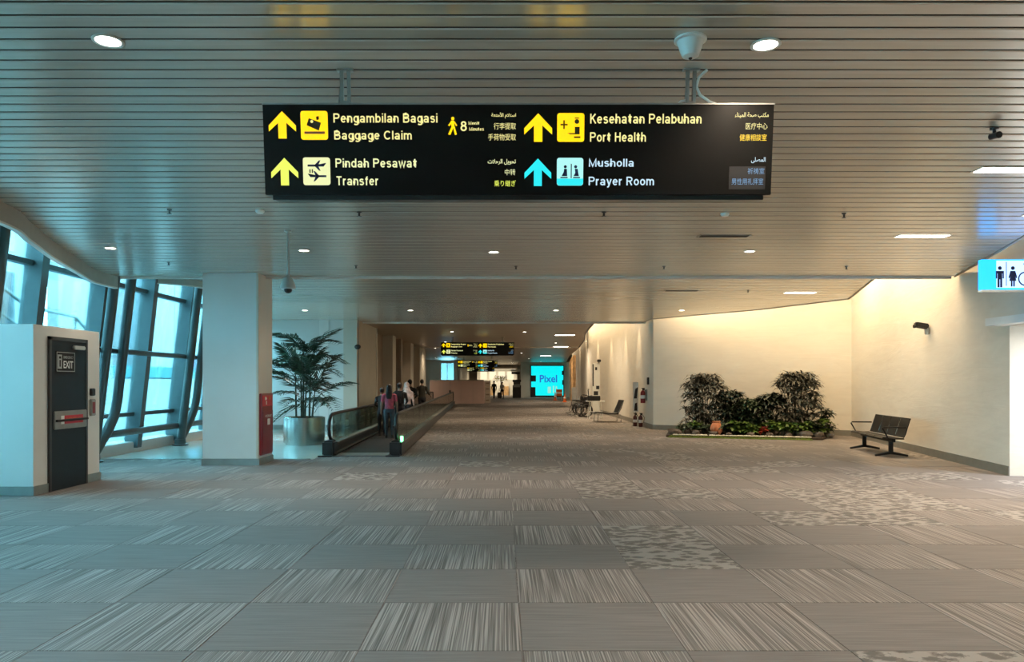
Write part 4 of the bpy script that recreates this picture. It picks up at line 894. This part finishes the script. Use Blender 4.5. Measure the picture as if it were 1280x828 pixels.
# ------------------------------------------------------------------ people
def person(name, label, loc, rz, h, top, bottom, hair, hairstyle='short', arms='down', vox=0.011, skirt=False, stride=0.0, sleeve=True, hair_c=None):
    k = h/1.70; t = thing(name, label, 'person', loc, rz, None); mb = MB(); s = stride
    mb.loft([(0,0,0.80*k,0.15*k,0.11*k), (0,0,0.88*k,0.165*k,0.12*k), (0,0,1.02*k,0.14*k,0.10*k), (0,0.01*k,1.15*k,0.15*k,0.11*k), (0,0.01*k,1.30*k,0.175*k,0.115*k), (0,0,1.38*k,0.16*k,0.095*k), (0,0,1.43*k,0.085*k,0.07*k), (0,0.005*k,1.48*k,0.052*k,0.052*k), (0,0.015*k,1.55*k,0.052*k,0.055*k)], 18)
    mb.ball((0,0.02*k,1.60*k), 0.075*k, 0.092*k, 0.112*k, 3); mb.ball((0,0.112*k,1.585*k), 0.012*k, 0.02*k, 0.02*k, 1); mb.ball((0,0.075*k,1.525*k), 0.04*k, 0.03*k, 0.02*k, 1)
    for e in (-1, 1):
        mb.ball((e*0.076*k,0.01*k,1.595*k), 0.012*k, 0.02*k, 0.03*k, 1)
        st = s*e
        mb.loft([(e*0.085*k,0,0.90*k,0.095*k,0.105*k), (e*0.09*k,st*0.05,0.75*k,0.088*k,0.095*k), (e*0.09*k,st*0.12+0.01,0.48*k,0.060*k,0.066*k), (e*0.09*k,st*0.14-0.005,0.36*k,0.058*k,0.064*k), (e*0.09*k,st*0.16-0.01,0.10*k,0.040*k,0.045*k), (e*0.09*k,st*0.16,0.03*k,0.045*k,0.06*k)], 14)
        mb.loft([(e*0.095*k,st*0.16+0.05*k,0.0,0.045*k,0.125*k), (e*0.095*k,st*0.16+0.05*k,0.03*k,0.048*k,0.13*k), (e*0.095*k,st*0.16+0.03*k,0.07*k,0.035*k,0.08*k)], 14)
        sh = Vector((e*0.185*k,0,1.36*k))
        if arms == 'front': el = Vector((e*0.25*k,0.02*k,1.10*k)); ha = Vector((e*0.16*k,0.22*k,1.02*k))
        elif arms == 'rail': el = Vector((e*0.27*k,-0.02*k,1.11*k)); ha = Vector((e*0.36*k,0.16*k,0.98*k))
        else: el = Vector((e*0.24*k,-0.02*k,1.08*k)); ha = Vector((e*0.255*k,0.05*k,0.85*k))
        mb.tube([sh+Vector((-e*0.05*k,0,0.005)), sh, el, ha], [0.058*k,0.060*k,0.042*k,0.028*k], 10)
        hd_ = (ha-el).normalized(); sd = Vector((0,1,0)) if arms == 'down' else Vector((0,0,1)); sd = (sd-hd_*sd.dot(hd_)).normalized(); out = hd_.cross(sd)
        palm_e = ha+hd_*0.085*k
        mb.tube([ha-hd_*0.01*k, ha+hd_*0.03*k, palm_e], [0.026*k,0.034*k,0.034*k], 8)
        for q, (o_, fl_) in enumerate(((-0.030,0.060), (-0.011,0.075), (0.010,0.080), (0.030,0.070))):
            p0 = palm_e+sd*o_*k-hd_*0.01*k; p1 = p0+hd_*fl_*0.5*k; p2 = p1+(hd_*0.8-out*e*0.6)*fl_*0.5*k
            mb.tube([p0, p1, p2], [0.0095*k,0.009*k,0.007*k], 6)
        p0 = ha+hd_*0.03*k+sd*0.03*k; mb.tube([p0, p0+(hd_*0.6+sd*0.7)*0.035*k, p0+(hd_*1.0+sd*0.35)*0.06*k], [0.012*k,0.010*k,0.008*k], 6)
    if skirt: mb.loft([(0,0,0.12*k,0.24*k,0.20*k), (0,0,0.5*k,0.20*k,0.16*k), (0,0,0.95*k,0.155*k,0.115*k)], 18)
    me0 = mb.mesh('body'); tmp = bpy.data.objects.new('tmp', me0); COL.objects.link(tmp)
    rm = tmp.modifiers.new('r', 'REMESH'); rm.mode = 'VOXEL'; rm.voxel_size = vox
    sm = tmp.modifiers.new('s', 'SMOOTH'); sm.factor = 0.5; sm.iterations = 2
    dg = bpy.context.evaluated_depsgraph_get(); dg.update(); me = bpy.data.meshes.new_from_object(tmp.evaluated_get(dg)); bpy.data.objects.remove(tmp)
    me.materials.clear()
    shoe = plain(name+'_shoe', (0.06,0.06,0.06), 0.6)
    for m in (SKIN, top, bottom, shoe): me.materials.append(m)
    for p in me.polygons:
        c = p.center; x, y, z = abs(c.x)/k, c.y/k, c.z/k; idx = 0
        if z < 0.075: idx = 3
        elif z < 0.93 and x < 0.205: idx = 2
        elif z < 1.445: idx = 1
        if x > 0.2 and z < (0.90 if sleeve and arms == 'down' else 1.02 if sleeve else 1.16): idx = 0 if not (skirt and z < 0.6) else 2
        if arms == 'front' and y > 0.17 and z > 0.93 and z < 1.1: idx = 0
        p.material_index = idx
    bd = obj('body', me, None, t, True)
    if hairstyle == 'long':
        MB().ball((0,-0.005*k,1.625*k), 0.088*k, 0.098*k, 0.105*k, 3).loft([(0,-0.06*k,1.62*k,0.088*k,0.06*k), (0,-0.09*k,1.50*k,0.095*k,0.05*k), (0,-0.12*k,1.36*k,0.10*k,0.035*k), (0,-0.125*k,1.25*k,0.07*k,0.02*k)], 14).build('hair', hair, t, True)
    elif hairstyle == 'hijab':
        MB().ball((0,0.0,1.615*k), 0.095*k, 0.10*k, 0.12*k, 3).loft([(0,0.0,1.56*k,0.092*k,0.10*k), (0,-0.005*k,1.45*k,0.13*k,0.12*k), (0,-0.01*k,1.36*k,0.21*k,0.15*k), (0,-0.01*k,1.22*k,0.225*k,0.165*k), (0,-0.01*k,1.12*k,0.20*k,0.155*k)], 18).build('headscarf', hair, t, True)
    else:
        MB().ball((0,-0.012*k,1.635*k), 0.084*k, 0.092*k, 0.092*k, 3).loft([(0,-0.04*k,1.63*k,0.082*k,0.065*k), (0,-0.035*k,1.54*k,0.062*k,0.045*k)], 14).build('hair', hair, t, True)
    for e in (-1, 1): MB().ball((e*0.03*k,0.104*k,1.607*k), 0.012*k, 0.006*k, 0.007*k, 1).build('eye', 'black', t)
    MB().ball((0,0.108*k,1.553*k), 0.022*k, 0.006*k, 0.006*k, 1).build('mouth', 'terracotta', t)
    return t
C = lambda n, c, r=0.75, **q: plain(n, c, r, scale=q.get('scale',9), var=q.get('var',0.15))
hairb = C('hair_black', (0.012,0.010,0.010), 0.5)
pink = C('shirt_pink', (0.55,0.10,0.16), scale=6, var=0.6); blackc = C('cloth_black', (0.015,0.015,0.017)); jeans = C('denim', (0.09,0.12,0.16)); pale = C('scarf_pale', (0.72,0.55,0.52), scale=14, var=0.35); darkp = C('trousers_dark', (0.02,0.022,0.03)); jacket = C('jacket_dark', (0.035,0.033,0.025)); whit = C('cloth_white', (0.6,0.58,0.55))
def wp(px_, d_): return (PX(px_, d_), d_, 0.026)
person('person', 'woman in pink patterned top and jeans standing on the walkway', wp(486.5,21.3), 0.1, 1.50, pink, jeans, hairb, 'long', 'down', sleeve=False)
person('person', 'person in black clothing at left of the walkway group', wp(477.5,22.1), 0.0, 1.40, blackc, darkp, hairb, 'short', 'front')
person('person', 'person in black carrying a backpack on the walkway', wp(499.5,22.4), -0.1, 1.55, blackc, darkp, hairb, 'short', 'front')
person('person', 'woman in pale pink patterned headscarf on the walkway', wp(508.5,24.6), -0.2, 1.55, pale, darkp, pale, 'hijab', 'down')
person('person', 'person with short dark hair behind the headscarf woman', wp(512.5,27.2), 0.0, 1.66, blackc, darkp, hairb, 'short', 'front')
person('person', 'man in dark jacket farther along the walkway', wp(527.5,33.0), 0.0, 1.68, jacket, darkp, hairb, 'short', 'rail')
bp = thing('backpack', 'black backpack worn by a person on the walkway', 'backpack', (PX(499.5,22.4), 22.4-0.20, 0.92), -0.1)
MB().box(-0.16, 0.16, -0.10, 0.08, 0.0, 0.42, 0.05).build('main_bag', blackc, bp, True); MB().box(-0.12, 0.12, -0.15, -0.09, 0.03, 0.22, 0.03).build('front_pocket', 'black', bp, True); MB().tube([(-0.10,0.08,0.36), (-0.10,0.10,0.42), (-0.10,0.24,0.44)], 0.016, 6).build('strap', 'black', bp); MB().tube([(0.10,0.08,0.36), (0.10,0.10,0.42), (0.10,0.24,0.44)], 0.016, 6).build('strap', 'black', bp)
person('person', 'distant person in black walking near the shop', (PX(617.5,74),74,0), 0.4, 1.72, blackc, darkp, hairb, 'short', 'down', 0.02, stride=0.8)
person('person', 'distant person in pale top pulling luggage', (PX(627.5,73),73,0), 2.6, 1.62, whit, darkp, hairb, 'short', 'down', 0.02, stride=0.8)
sc_ = thing('suitcase', 'dark wheeled suitcase beside the distant person in pale top', 'suitcase', (PX(624.5,72.5),72.5,0), 0.3); MB().box(-0.2, 0.2, -0.13, 0.13, 0.06, 0.62, 0.04).build('shell', 'black', sc_, True); MB().tube([(-0.12,0,0.6), (-0.12,0,0.98), (0.12,0,0.98), (0.12,0,0.6)], 0.012, 6).build('pull_handle', 'grey_metal', sc_)
for a in (-0.14, 0.14): MB().tube([(a-0.02,0,0.035), (a+0.02,0,0.035)], 0.035, 10).build('wheel', 'black_rubber', sc_)

# ------------------------------------------------------------------ far hoarding, screen wall and shop
hb = thing('hoarding', 'low pink plywood hoarding at the end of the walkway', 'hoarding', (0, 56, 0))
xs = [PX(537,56), PX(550,56), PX(562.5,56), PX(576,56), PX(591,56), PX(605,56)]
for a, c in zip(xs, xs[1:]): MB().box(a+0.006, c-0.006, 0, 0.08, 0, 1.72).build('panel', 'pink_board', hb)
for i in range(3): MB().box(xs[-1]-0.08, xs[-1], 0.13+1.2*i, 1.28+1.2*i, 0, 1.72).build('panel', 'pink_board', hb)
MB().box(xs[0], xs[-1]-0.09, 0.082, 0.12, 0, 1.72).build('backing', 'brown_wall', hb); MB().box(xs[0], xs[-1], -0.03, 0.13, 1.72, 1.78).build('top_rail', 'beige_wall', hb)  # backing board added to stop bright light showing through the panel seams
MB().box(xs[2]-0.05, xs[2]+0.05, -0.08, 0.0, 0, 1.0).build('end_post', 'dark_metal', hb)
ck = thing('crate_stack', 'stack of beige crates at right end of the hoarding', 'crates', (PX(609.5,57), 57, 0))
for i in range(4): MB().box(-0.22, 0.22, -0.2, 0.2, 0.43*i, 0.43*i+0.41, 0.02).build('crate', 'beige_wall', ck); MB().box(-0.12, 0.12, -0.21, -0.2, 0.43*i+0.18, 0.43*i+0.28).build('crate_slot', 'brown_wall', ck)
SDY = 80.0
sw_ = MB().box(PX(651,SDY), 7.4, SDY, SDY+0.4, -0.05, 3.72).box(PX(651,SDY), PX(657,SDY), SDY-0.5, SDY, -0.05, 3.72).build('wall_screen', 'white_wall'); struct(sw_, 'white wall carrying the large advertising screen', 'wall')
scn = thing('led_screen', 'large cyan advertising screen reading Pixel at the far end', 'screen', (PX(664,SDY), SDY, 0.02))
SWD = PX(704,SDY)-PX(664,SDY); SH = 3.3
MB().box(-0.08, SWD+0.08, -0.12, 0.0, -0.02, SH+0.08).build('frame', 'black', scn)
MB().box(0, SWD, -0.13, -0.12, 0.16, SH).build('display', 'e_screen', scn)
for a in ((0,0.45,0.16,1.05), (0,0.5,1.65,2.3), (SWD-0.15,SWD,2.35,2.8), (SWD-0.12,SWD,1.3,1.8)): MB().box(a[0], a[1], -0.14, -0.13, a[2], a[3]).build('dark_block', 'black', scn)
obj('lettering', text_mesh('Pixel', (0.9, 2.75, 1.55, 2.35), lambda u,v,w_:(u,-0.132-w_,v), 0.02, 0.01), 'e_screen_text', scn)
MB().box(1.75, 2.1, -0.135, -0.13, 0.4, 1.1).box(2.3, 2.45, -0.135, -0.13, 0.4, 1.2).box(2.6, 2.75, -0.135, -0.13, 0.5, 1.15).build('figure_graphic', 'e_screen_pale', scn)
shp = thing('shop', 'brightly lit warm shop at the far end of the aisle', 'shop', (0, 92, 0))
struct(MB().box(-4.42, -4.2, 72.25, 95.6, -0.05, 5.3).build('wall_shop_side', 'beige_wall'), 'pale side wall leading to the far shop', 'wall'); MB().box(-3.2, 1.7, 0, 0.2, 0, 3.6).build('back_panel', 'trim_white', shp)
MB().box(-3.2, 1.7, -1.4, 0.0, 3.2, 3.4).build('canopy', 'trim_white', shp); MB().box(-3.0, 1.5, -1.3, -0.1, 3.17, 3.2).build('light_panel', 'e_shop', shp)
for i in range(5): MB().box(-3.0+0.95*i, -2.2+0.95*i, -0.5, -0.05, 0, 1.1 if i % 2 else 1.9).build('display_unit', 'warm_tan' if i % 2 else 'trim_white', shp)
for i in range(4): MB().box(-2.8+1.1*i, -2.0+1.1*i, -0.06, -0.01, 1.9, 2.9).build('lit_poster', 'e_shop', shp)
light('shop_lamp', 'AREA', (-0.5, 89.5, 3.1), energy=220, color=(1.0,0.86,0.6), shape='RECTANGLE', size=5, size_y=2)
kk = thing('dark_kiosk', 'dark kiosk standing left of the advertising screen', 'kiosk', (PX(646,76), 76, 0))
MB().box(-0.42, 0.42, -0.25, 0.25, 0, 1.3, 0.03).build('cabinet', 'black', kk); MB().box(-0.34, 0.34, -0.27, -0.25, 1.0, 1.6).build('monitor', 'dark_metal', kk); MB().box(-0.42, 0.42, -0.2, 0.2, 1.6, 1.85, 0.02).build('header', 'black', kk); MB().box(-0.3, 0.3, -0.28, -0.27, 1.1, 1.4).build('monitor_face', 'lens_grey', kk)
yt = thing('flowering_tree', 'small yellow-green decorative tree in front of the shop', 'tree', (PX(626,80), 80, 0))
MB().tube([(0,0,0), (0.03,0,1.0), (-0.02,0,1.9)], [0.06,0.05,0.03], 8).build('trunk', 'stem', yt, True); mb = MB(); r = random.Random(3)
for i in range(260):
    a = r.uniform(0,2*PI); rr = 0.75*math.sqrt(r.random()); blade(mb, Vector((rr*math.cos(a), rr*math.sin(a), 1.75+r.uniform(0,0.5))), Vector((r.uniform(-1,1),r.uniform(-1,1),r.uniform(-0.4,0.8))), 0.22, 0.04, 0.3, 2)
tag(mb.build('foliage', C('leaf_yellow', (0.42,0.40,0.04)), yt), kind='stuff')
# small hanging signs near the far right
o = thing('shop_sign', 'small dark hanging sign left of the advertising screen', 'sign', (PX(644.5,78), 78, PZ(468,78)))
MB().box(-0.42, 0.42, -0.05, 0.05, 0, 0.25).build('panel', 'black', o); MB().tube([(-0.3,0,0.25), (-0.3,0,CZ-PZ(468,78))], 0.015, 6).tube([(0.3,0,0.25), (0.3,0,CZ-PZ(468,78))], 0.015, 6).build('hanger', 'grey_metal', o); MB().box(-0.5, 0.5, -0.05, 0.05, 0.28, 0.50).build('upper_panel', 'white_print', o)

# fins along the far right wall, warm light on cream columns painted as tan
for i in range(5):
    y = 58+4.4*i; xw_ = 5.75+(y-60)*0.0757 if y > 60 else 5.0+(y-44)*0.0469
    o = MB().box(xw_-0.26, xw_-0.04, y, y+0.3, 0, 3.69, 0.02).build('tan_fin', 'warm_tan'); tag(o, '%s fin with warm light painted in tan on the far right wall, counting away from viewer' % ORD[i], 'column', 'tan fins of the far right wall')
def cone(loc, label):
    t = thing('traffic_cone', label, 'cone', loc, 0, 'orange traffic cones'); MB().box(-0.19, 0.19, -0.19, 0.19, 0, 0.03, 0.01).build('base', 'orange', t); MB().lathe([(0.13,0.03), (0.025,0.72)], n=16).build('body', 'orange', t, True); MB().lathe([(0.108,0.30), (0.088,0.43)], n=16).build('white_band', 'white_print', t, True)
cone((PX(694,66),66,0), 'orange cone standing in front of the advertising screen'); cone((PX(706,60),60,0), 'orange cone beside the tan fins')
o = thing('barrier_stand', 'orange and white folding barrier below the advertising screen', 'barrier', (PX(699,68), 68, 0)); MB().box(-0.28, 0.28, -0.03, 0.03, 0.35, 0.95, 0.01).build('board', 'orange', o); MB().box(-0.28, -0.22, -0.2, 0.2, 0, 0.05).box(0.22, 0.28, -0.2, 0.2, 0, 0.05).box(-0.27, -0.23, -0.02, 0.02, 0.05, 1.0).box(0.23, 0.27, -0.02, 0.02, 0.05, 1.0).build('frame', 'white_plastic', o); MB().box(-0.26, 0.26, -0.036, -0.03, 0.55, 0.72).build('white_stripe', 'white_print', o)
o = thing('panel_stand', 'narrow grey upright panel stand by the far wall', 'stand', (PX(718,46), 46, 0)); MB().box(-0.16, 0.16, -0.04, 0.04, 0.06, 1.28, 0.01).build('panel', 'grey_metal', o); MB().box(-0.2, 0.2, -0.18, 0.18, 0, 0.05, 0.01).build('base', 'dark_metal', o)

# ------------------------------------------------------------------ things along the right wall
def wheelchair(loc, rz, label):
    t = thing('wheelchair', label, 'wheelchair', loc, rz, 'parked wheelchairs')
    circ3 = lambda x, y, z, r, n=24: [(x, y+r*math.cos(2*PI*i/n), z+r*math.sin(2*PI*i/n)) for i in range(n+1)]
    for s in (-1, 1):
        w1 = MB().tube(circ3(s*0.29,-0.12,0.30,0.28), 0.036, 6).build('wheel', 'black_rubber', t, True); mb = MB()
        for k in range(6):
            a = PI*k/6; mb.tube([(s*0.29,-0.12+0.28*math.cos(a),0.30+0.28*math.sin(a)), (s*0.29,-0.12-0.28*math.cos(a),0.30-0.28*math.sin(a))], 0.005, 4)
        mb.build('spokes', 'chrome', w1)
        MB().tube(circ3(s*0.22,0.36,0.09,0.075,14), 0.018, 6).build('caster', 'grey_metal', t, True)
        MB().tube([(s*0.24,-0.32,0.98), (s*0.24,-0.24,0.92), (s*0.24,-0.20,0.5), (s*0.24,-0.12,0.30)], 0.013, 6).tube([(s*0.24,-0.2,0.70), (s*0.24,0.2,0.70), (s*0.24,0.24,0.5), (s*0.23,0.36,0.17), (s*0.23,0.5,0.10)], 0.013, 6).tube([(s*0.24,-0.2,0.48), (s*0.24,0.24,0.48)], 0.018, 6).build('frame', 'dark_metal', t, True)
        MB().box(s*0.24-0.03, s*0.24+0.03, -0.15, 0.18, 0.70, 0.73, 0.01).build('armrest', 'black', t); MB().tube([(s*0.24,-0.32,0.98), (s*0.24,-0.42,0.98)], 0.019, 8).build('push_grip', 'black_rubber', t); MB().box(s*0.16-0.07, s*0.16+0.07, 0.42, 0.56, 0.09, 0.105).build('footrest', 'black', t)
    MB().box(-0.23, 0.23, -0.2, 0.22, 0.43, 0.51, 0.02).build('seat', 'black', t); MB().box(-0.2, 0.2, -0.42, -0.26, 0.45, 0.85, 0.04).build('back_pouch', 'black', t); MB().box(-0.23, 0.23, -0.24, -0.205, 0.52, 0.92, 0.012).build('backrest', 'black', t)
wheelchair((PX(727,34.5),34.5,0), 1.9, 'black wheelchair parked nearest the white table'); wheelchair((PX(721.5,36.6),36.6,0), 1.7, 'black wheelchair parked farther back by the far wall')
tb = thing('side_table', 'small pale table beside the parked wheelchairs', 'table', (PX(744,33),33,0), 0.1); MB().box(-0.38, 0.38, -0.25, 0.25, 0.74, 0.78, 0.008).build('top', 'white_plastic', tb)
for a in (-0.3, 0.3):
    for c in (-0.18, 0.18): MB().tube([(a,c,0.0), (a*0.7,c,0.75)], 0.018, 6).build('leg', 'white_plastic', tb)
MB().box(-0.26, 0.26, -0.16, 0.16, 0.28, 0.31).build('shelf', 'white_plastic', tb)
bx_ = thing('equipment_box', 'dark box with upright handle on the pale table', 'box', (PX(742,33),33,0.78)); MB().box(-0.28, 0.28, -0.16, 0.16, 0, 0.22, 0.02).build('case', 'black', bx_); MB().tube([(-0.22,0,0.2), (-0.24,0,0.48), (-0.20,0,0.52)], 0.02, 6).build('handle', 'black', bx_)
to = thing('information_totem', 'tall slim white totem with black markings beside the wall', 'totem', (PX(745,37.5),37.5,0)); MB().box(-0.19, 0.19, -0.05, 0.05, 0.0, 2.55, 0.02).build('body', 'white_plastic', to); MB().box(-0.25, 0.25, -0.2, 0.2, 0, 0.04).build('base', 'grey_metal', to)
for a in ((-0.18,-0.12,1.4,2.5), (-0.05,0.05,2.2,2.35), (0.0,0.16,1.25,1.42), (-0.12,0.1,0.95,1.15)): MB().box(a[0], a[1], -0.056, -0.05, a[2], a[3]).build('marking', 'black', to)
o = thing('totem_camera', 'small dark camera above the white totem', 'camera', (PX(748.5,37.4),37.4,2.6)); MB().box(-0.04, 0.04, -0.03, 0.05, -0.06, 0.03).build('bracket', 'grey_metal', o); MB().box(-0.09, 0.09, -0.16, 0.05, 0.0, 0.13, 0.02).build('body', 'black', o)
# lounge seat
ls = thing('lounge_seat', 'dark reclined lounge seat against the far stone wall', 'chair', (PX(764,30.2),30.2,0), PI/2+0.12)
for s in (-1, 1):
    MB().tube([(s*0.30,-0.32,0.02), (s*0.30,-0.30,0.30), (s*0.30,0.60,0.38), (s*0.30,0.64,0.02)], 0.02, 6).tube([(s*0.30,-0.34,0.02), (s*0.30,0.66,0.02)], 0.018, 6).build('leg_frame', 'chrome', ls, True)
panel_curve(-0.34, 0.34, [(0.78,0.38), (0.6,0.40), (0.2,0.34), (-0.1,0.34), (-0.22,0.36)], 0.05).build('seat', 'black', ls, True); panel_curve(-0.34, 0.34, [(-0.20,0.36), (-0.30,0.55), (-0.42,0.88)], 0.045).build('backrest', 'dark_metal', ls, True)
for a in (-0.35, 0.35): MB().tube([(a,-0.2,0.37), (a,-0.42,0.88)], 0.015, 6).build('back_trim', 'chrome', ls)
# extinguishers and their stand
def extinguisher(loc, label, body, h=0.48, r=0.075):
    t = thing('fire_extinguisher', label, 'extinguisher', loc, 0, 'fire extinguishers'); MB().lathe([(r*0.9,0), (r,0.02), (r,h*0.8), (r*0.7,h*0.93), (r*0.3,h)], n=18).build('cylinder', body, t, True); MB().box(-0.02, 0.06, -0.02, 0.02, h, h+0.05, 0.005).box(-0.05, 0.07, -0.012, 0.012, h+0.05, h+0.075).build('valve', 'black', t); MB().tube([(0.05,0,h+0.03), (r+0.05,0,h*0.8), (r+0.035,0,h*0.35)], 0.012, 6).build('hose', 'black_rubber', t, True); MB().lathe([(r+0.002,h*0.35), (r+0.002,h*0.6)], n=18, cap=False).build('label_band', 'white_print', t, True)
extinguisher((4.95,26.6,0.86), 'red fire extinguisher hung on the stone wall', 'red', 0.46, 0.085)
MB().box(5.04, 5.10, 26.52, 26.68, 0.95, 1.35).build('wall_hook', 'grey_metal').name = 'wall_hook'
tag(bpy.data.objects['wall_hook'], 'grey bracket holding the hung red extinguisher', 'bracket')
darkred = plain('dark_red_paint', (0.09,0.02,0.022), 0.3)
extinguisher((4.80,27.3,0.0), 'left dark fire extinguisher standing on the floor by the wall', darkred, 0.40); extinguisher((4.93,26.9,0.0), 'right dark fire extinguisher standing on the floor by the wall', darkred, 0.42)
o = thing('notice_stand', 'white slanted notice with black symbol above the floor extinguishers', 'notice', (4.86,27.5,0)); MB().box(-0.10, 0.10, 0.02, 0.04, 0.5, 1.6, 0.005).build('board', 'white_print', o); MB().prism([(-0.07,1.0), (0.04,1.0), (0.08,1.42), (-0.02,1.35)], lambda u,v:(u,0.02,v), lambda u,v:(u,0.014,v)).build('black_symbol', 'black', o); MB().prism([(-0.06,0.55), (0.06,0.55), (0.05,0.85), (-0.03,0.82)], lambda u,v:(u,0.02,v), lambda u,v:(u,0.014,v)).build('black_symbol', 'black', o); MB().tube([(0,0.05,0.0), (0,0.05,0.6)], 0.02, 8).box(-0.14, 0.14, -0.05, 0.15, 0, 0.02).build('foot', 'grey_metal', o)
o = MB().box(5.02, 5.09, 26.15, 26.25, PZ(481,26.2), PZ(472,26.2), 0.01).build('wall_sounder', 'dark_metal'); tag(o, 'small dark alarm sounder high on the wall corner', 'alarm')
print('tiles', ntile)
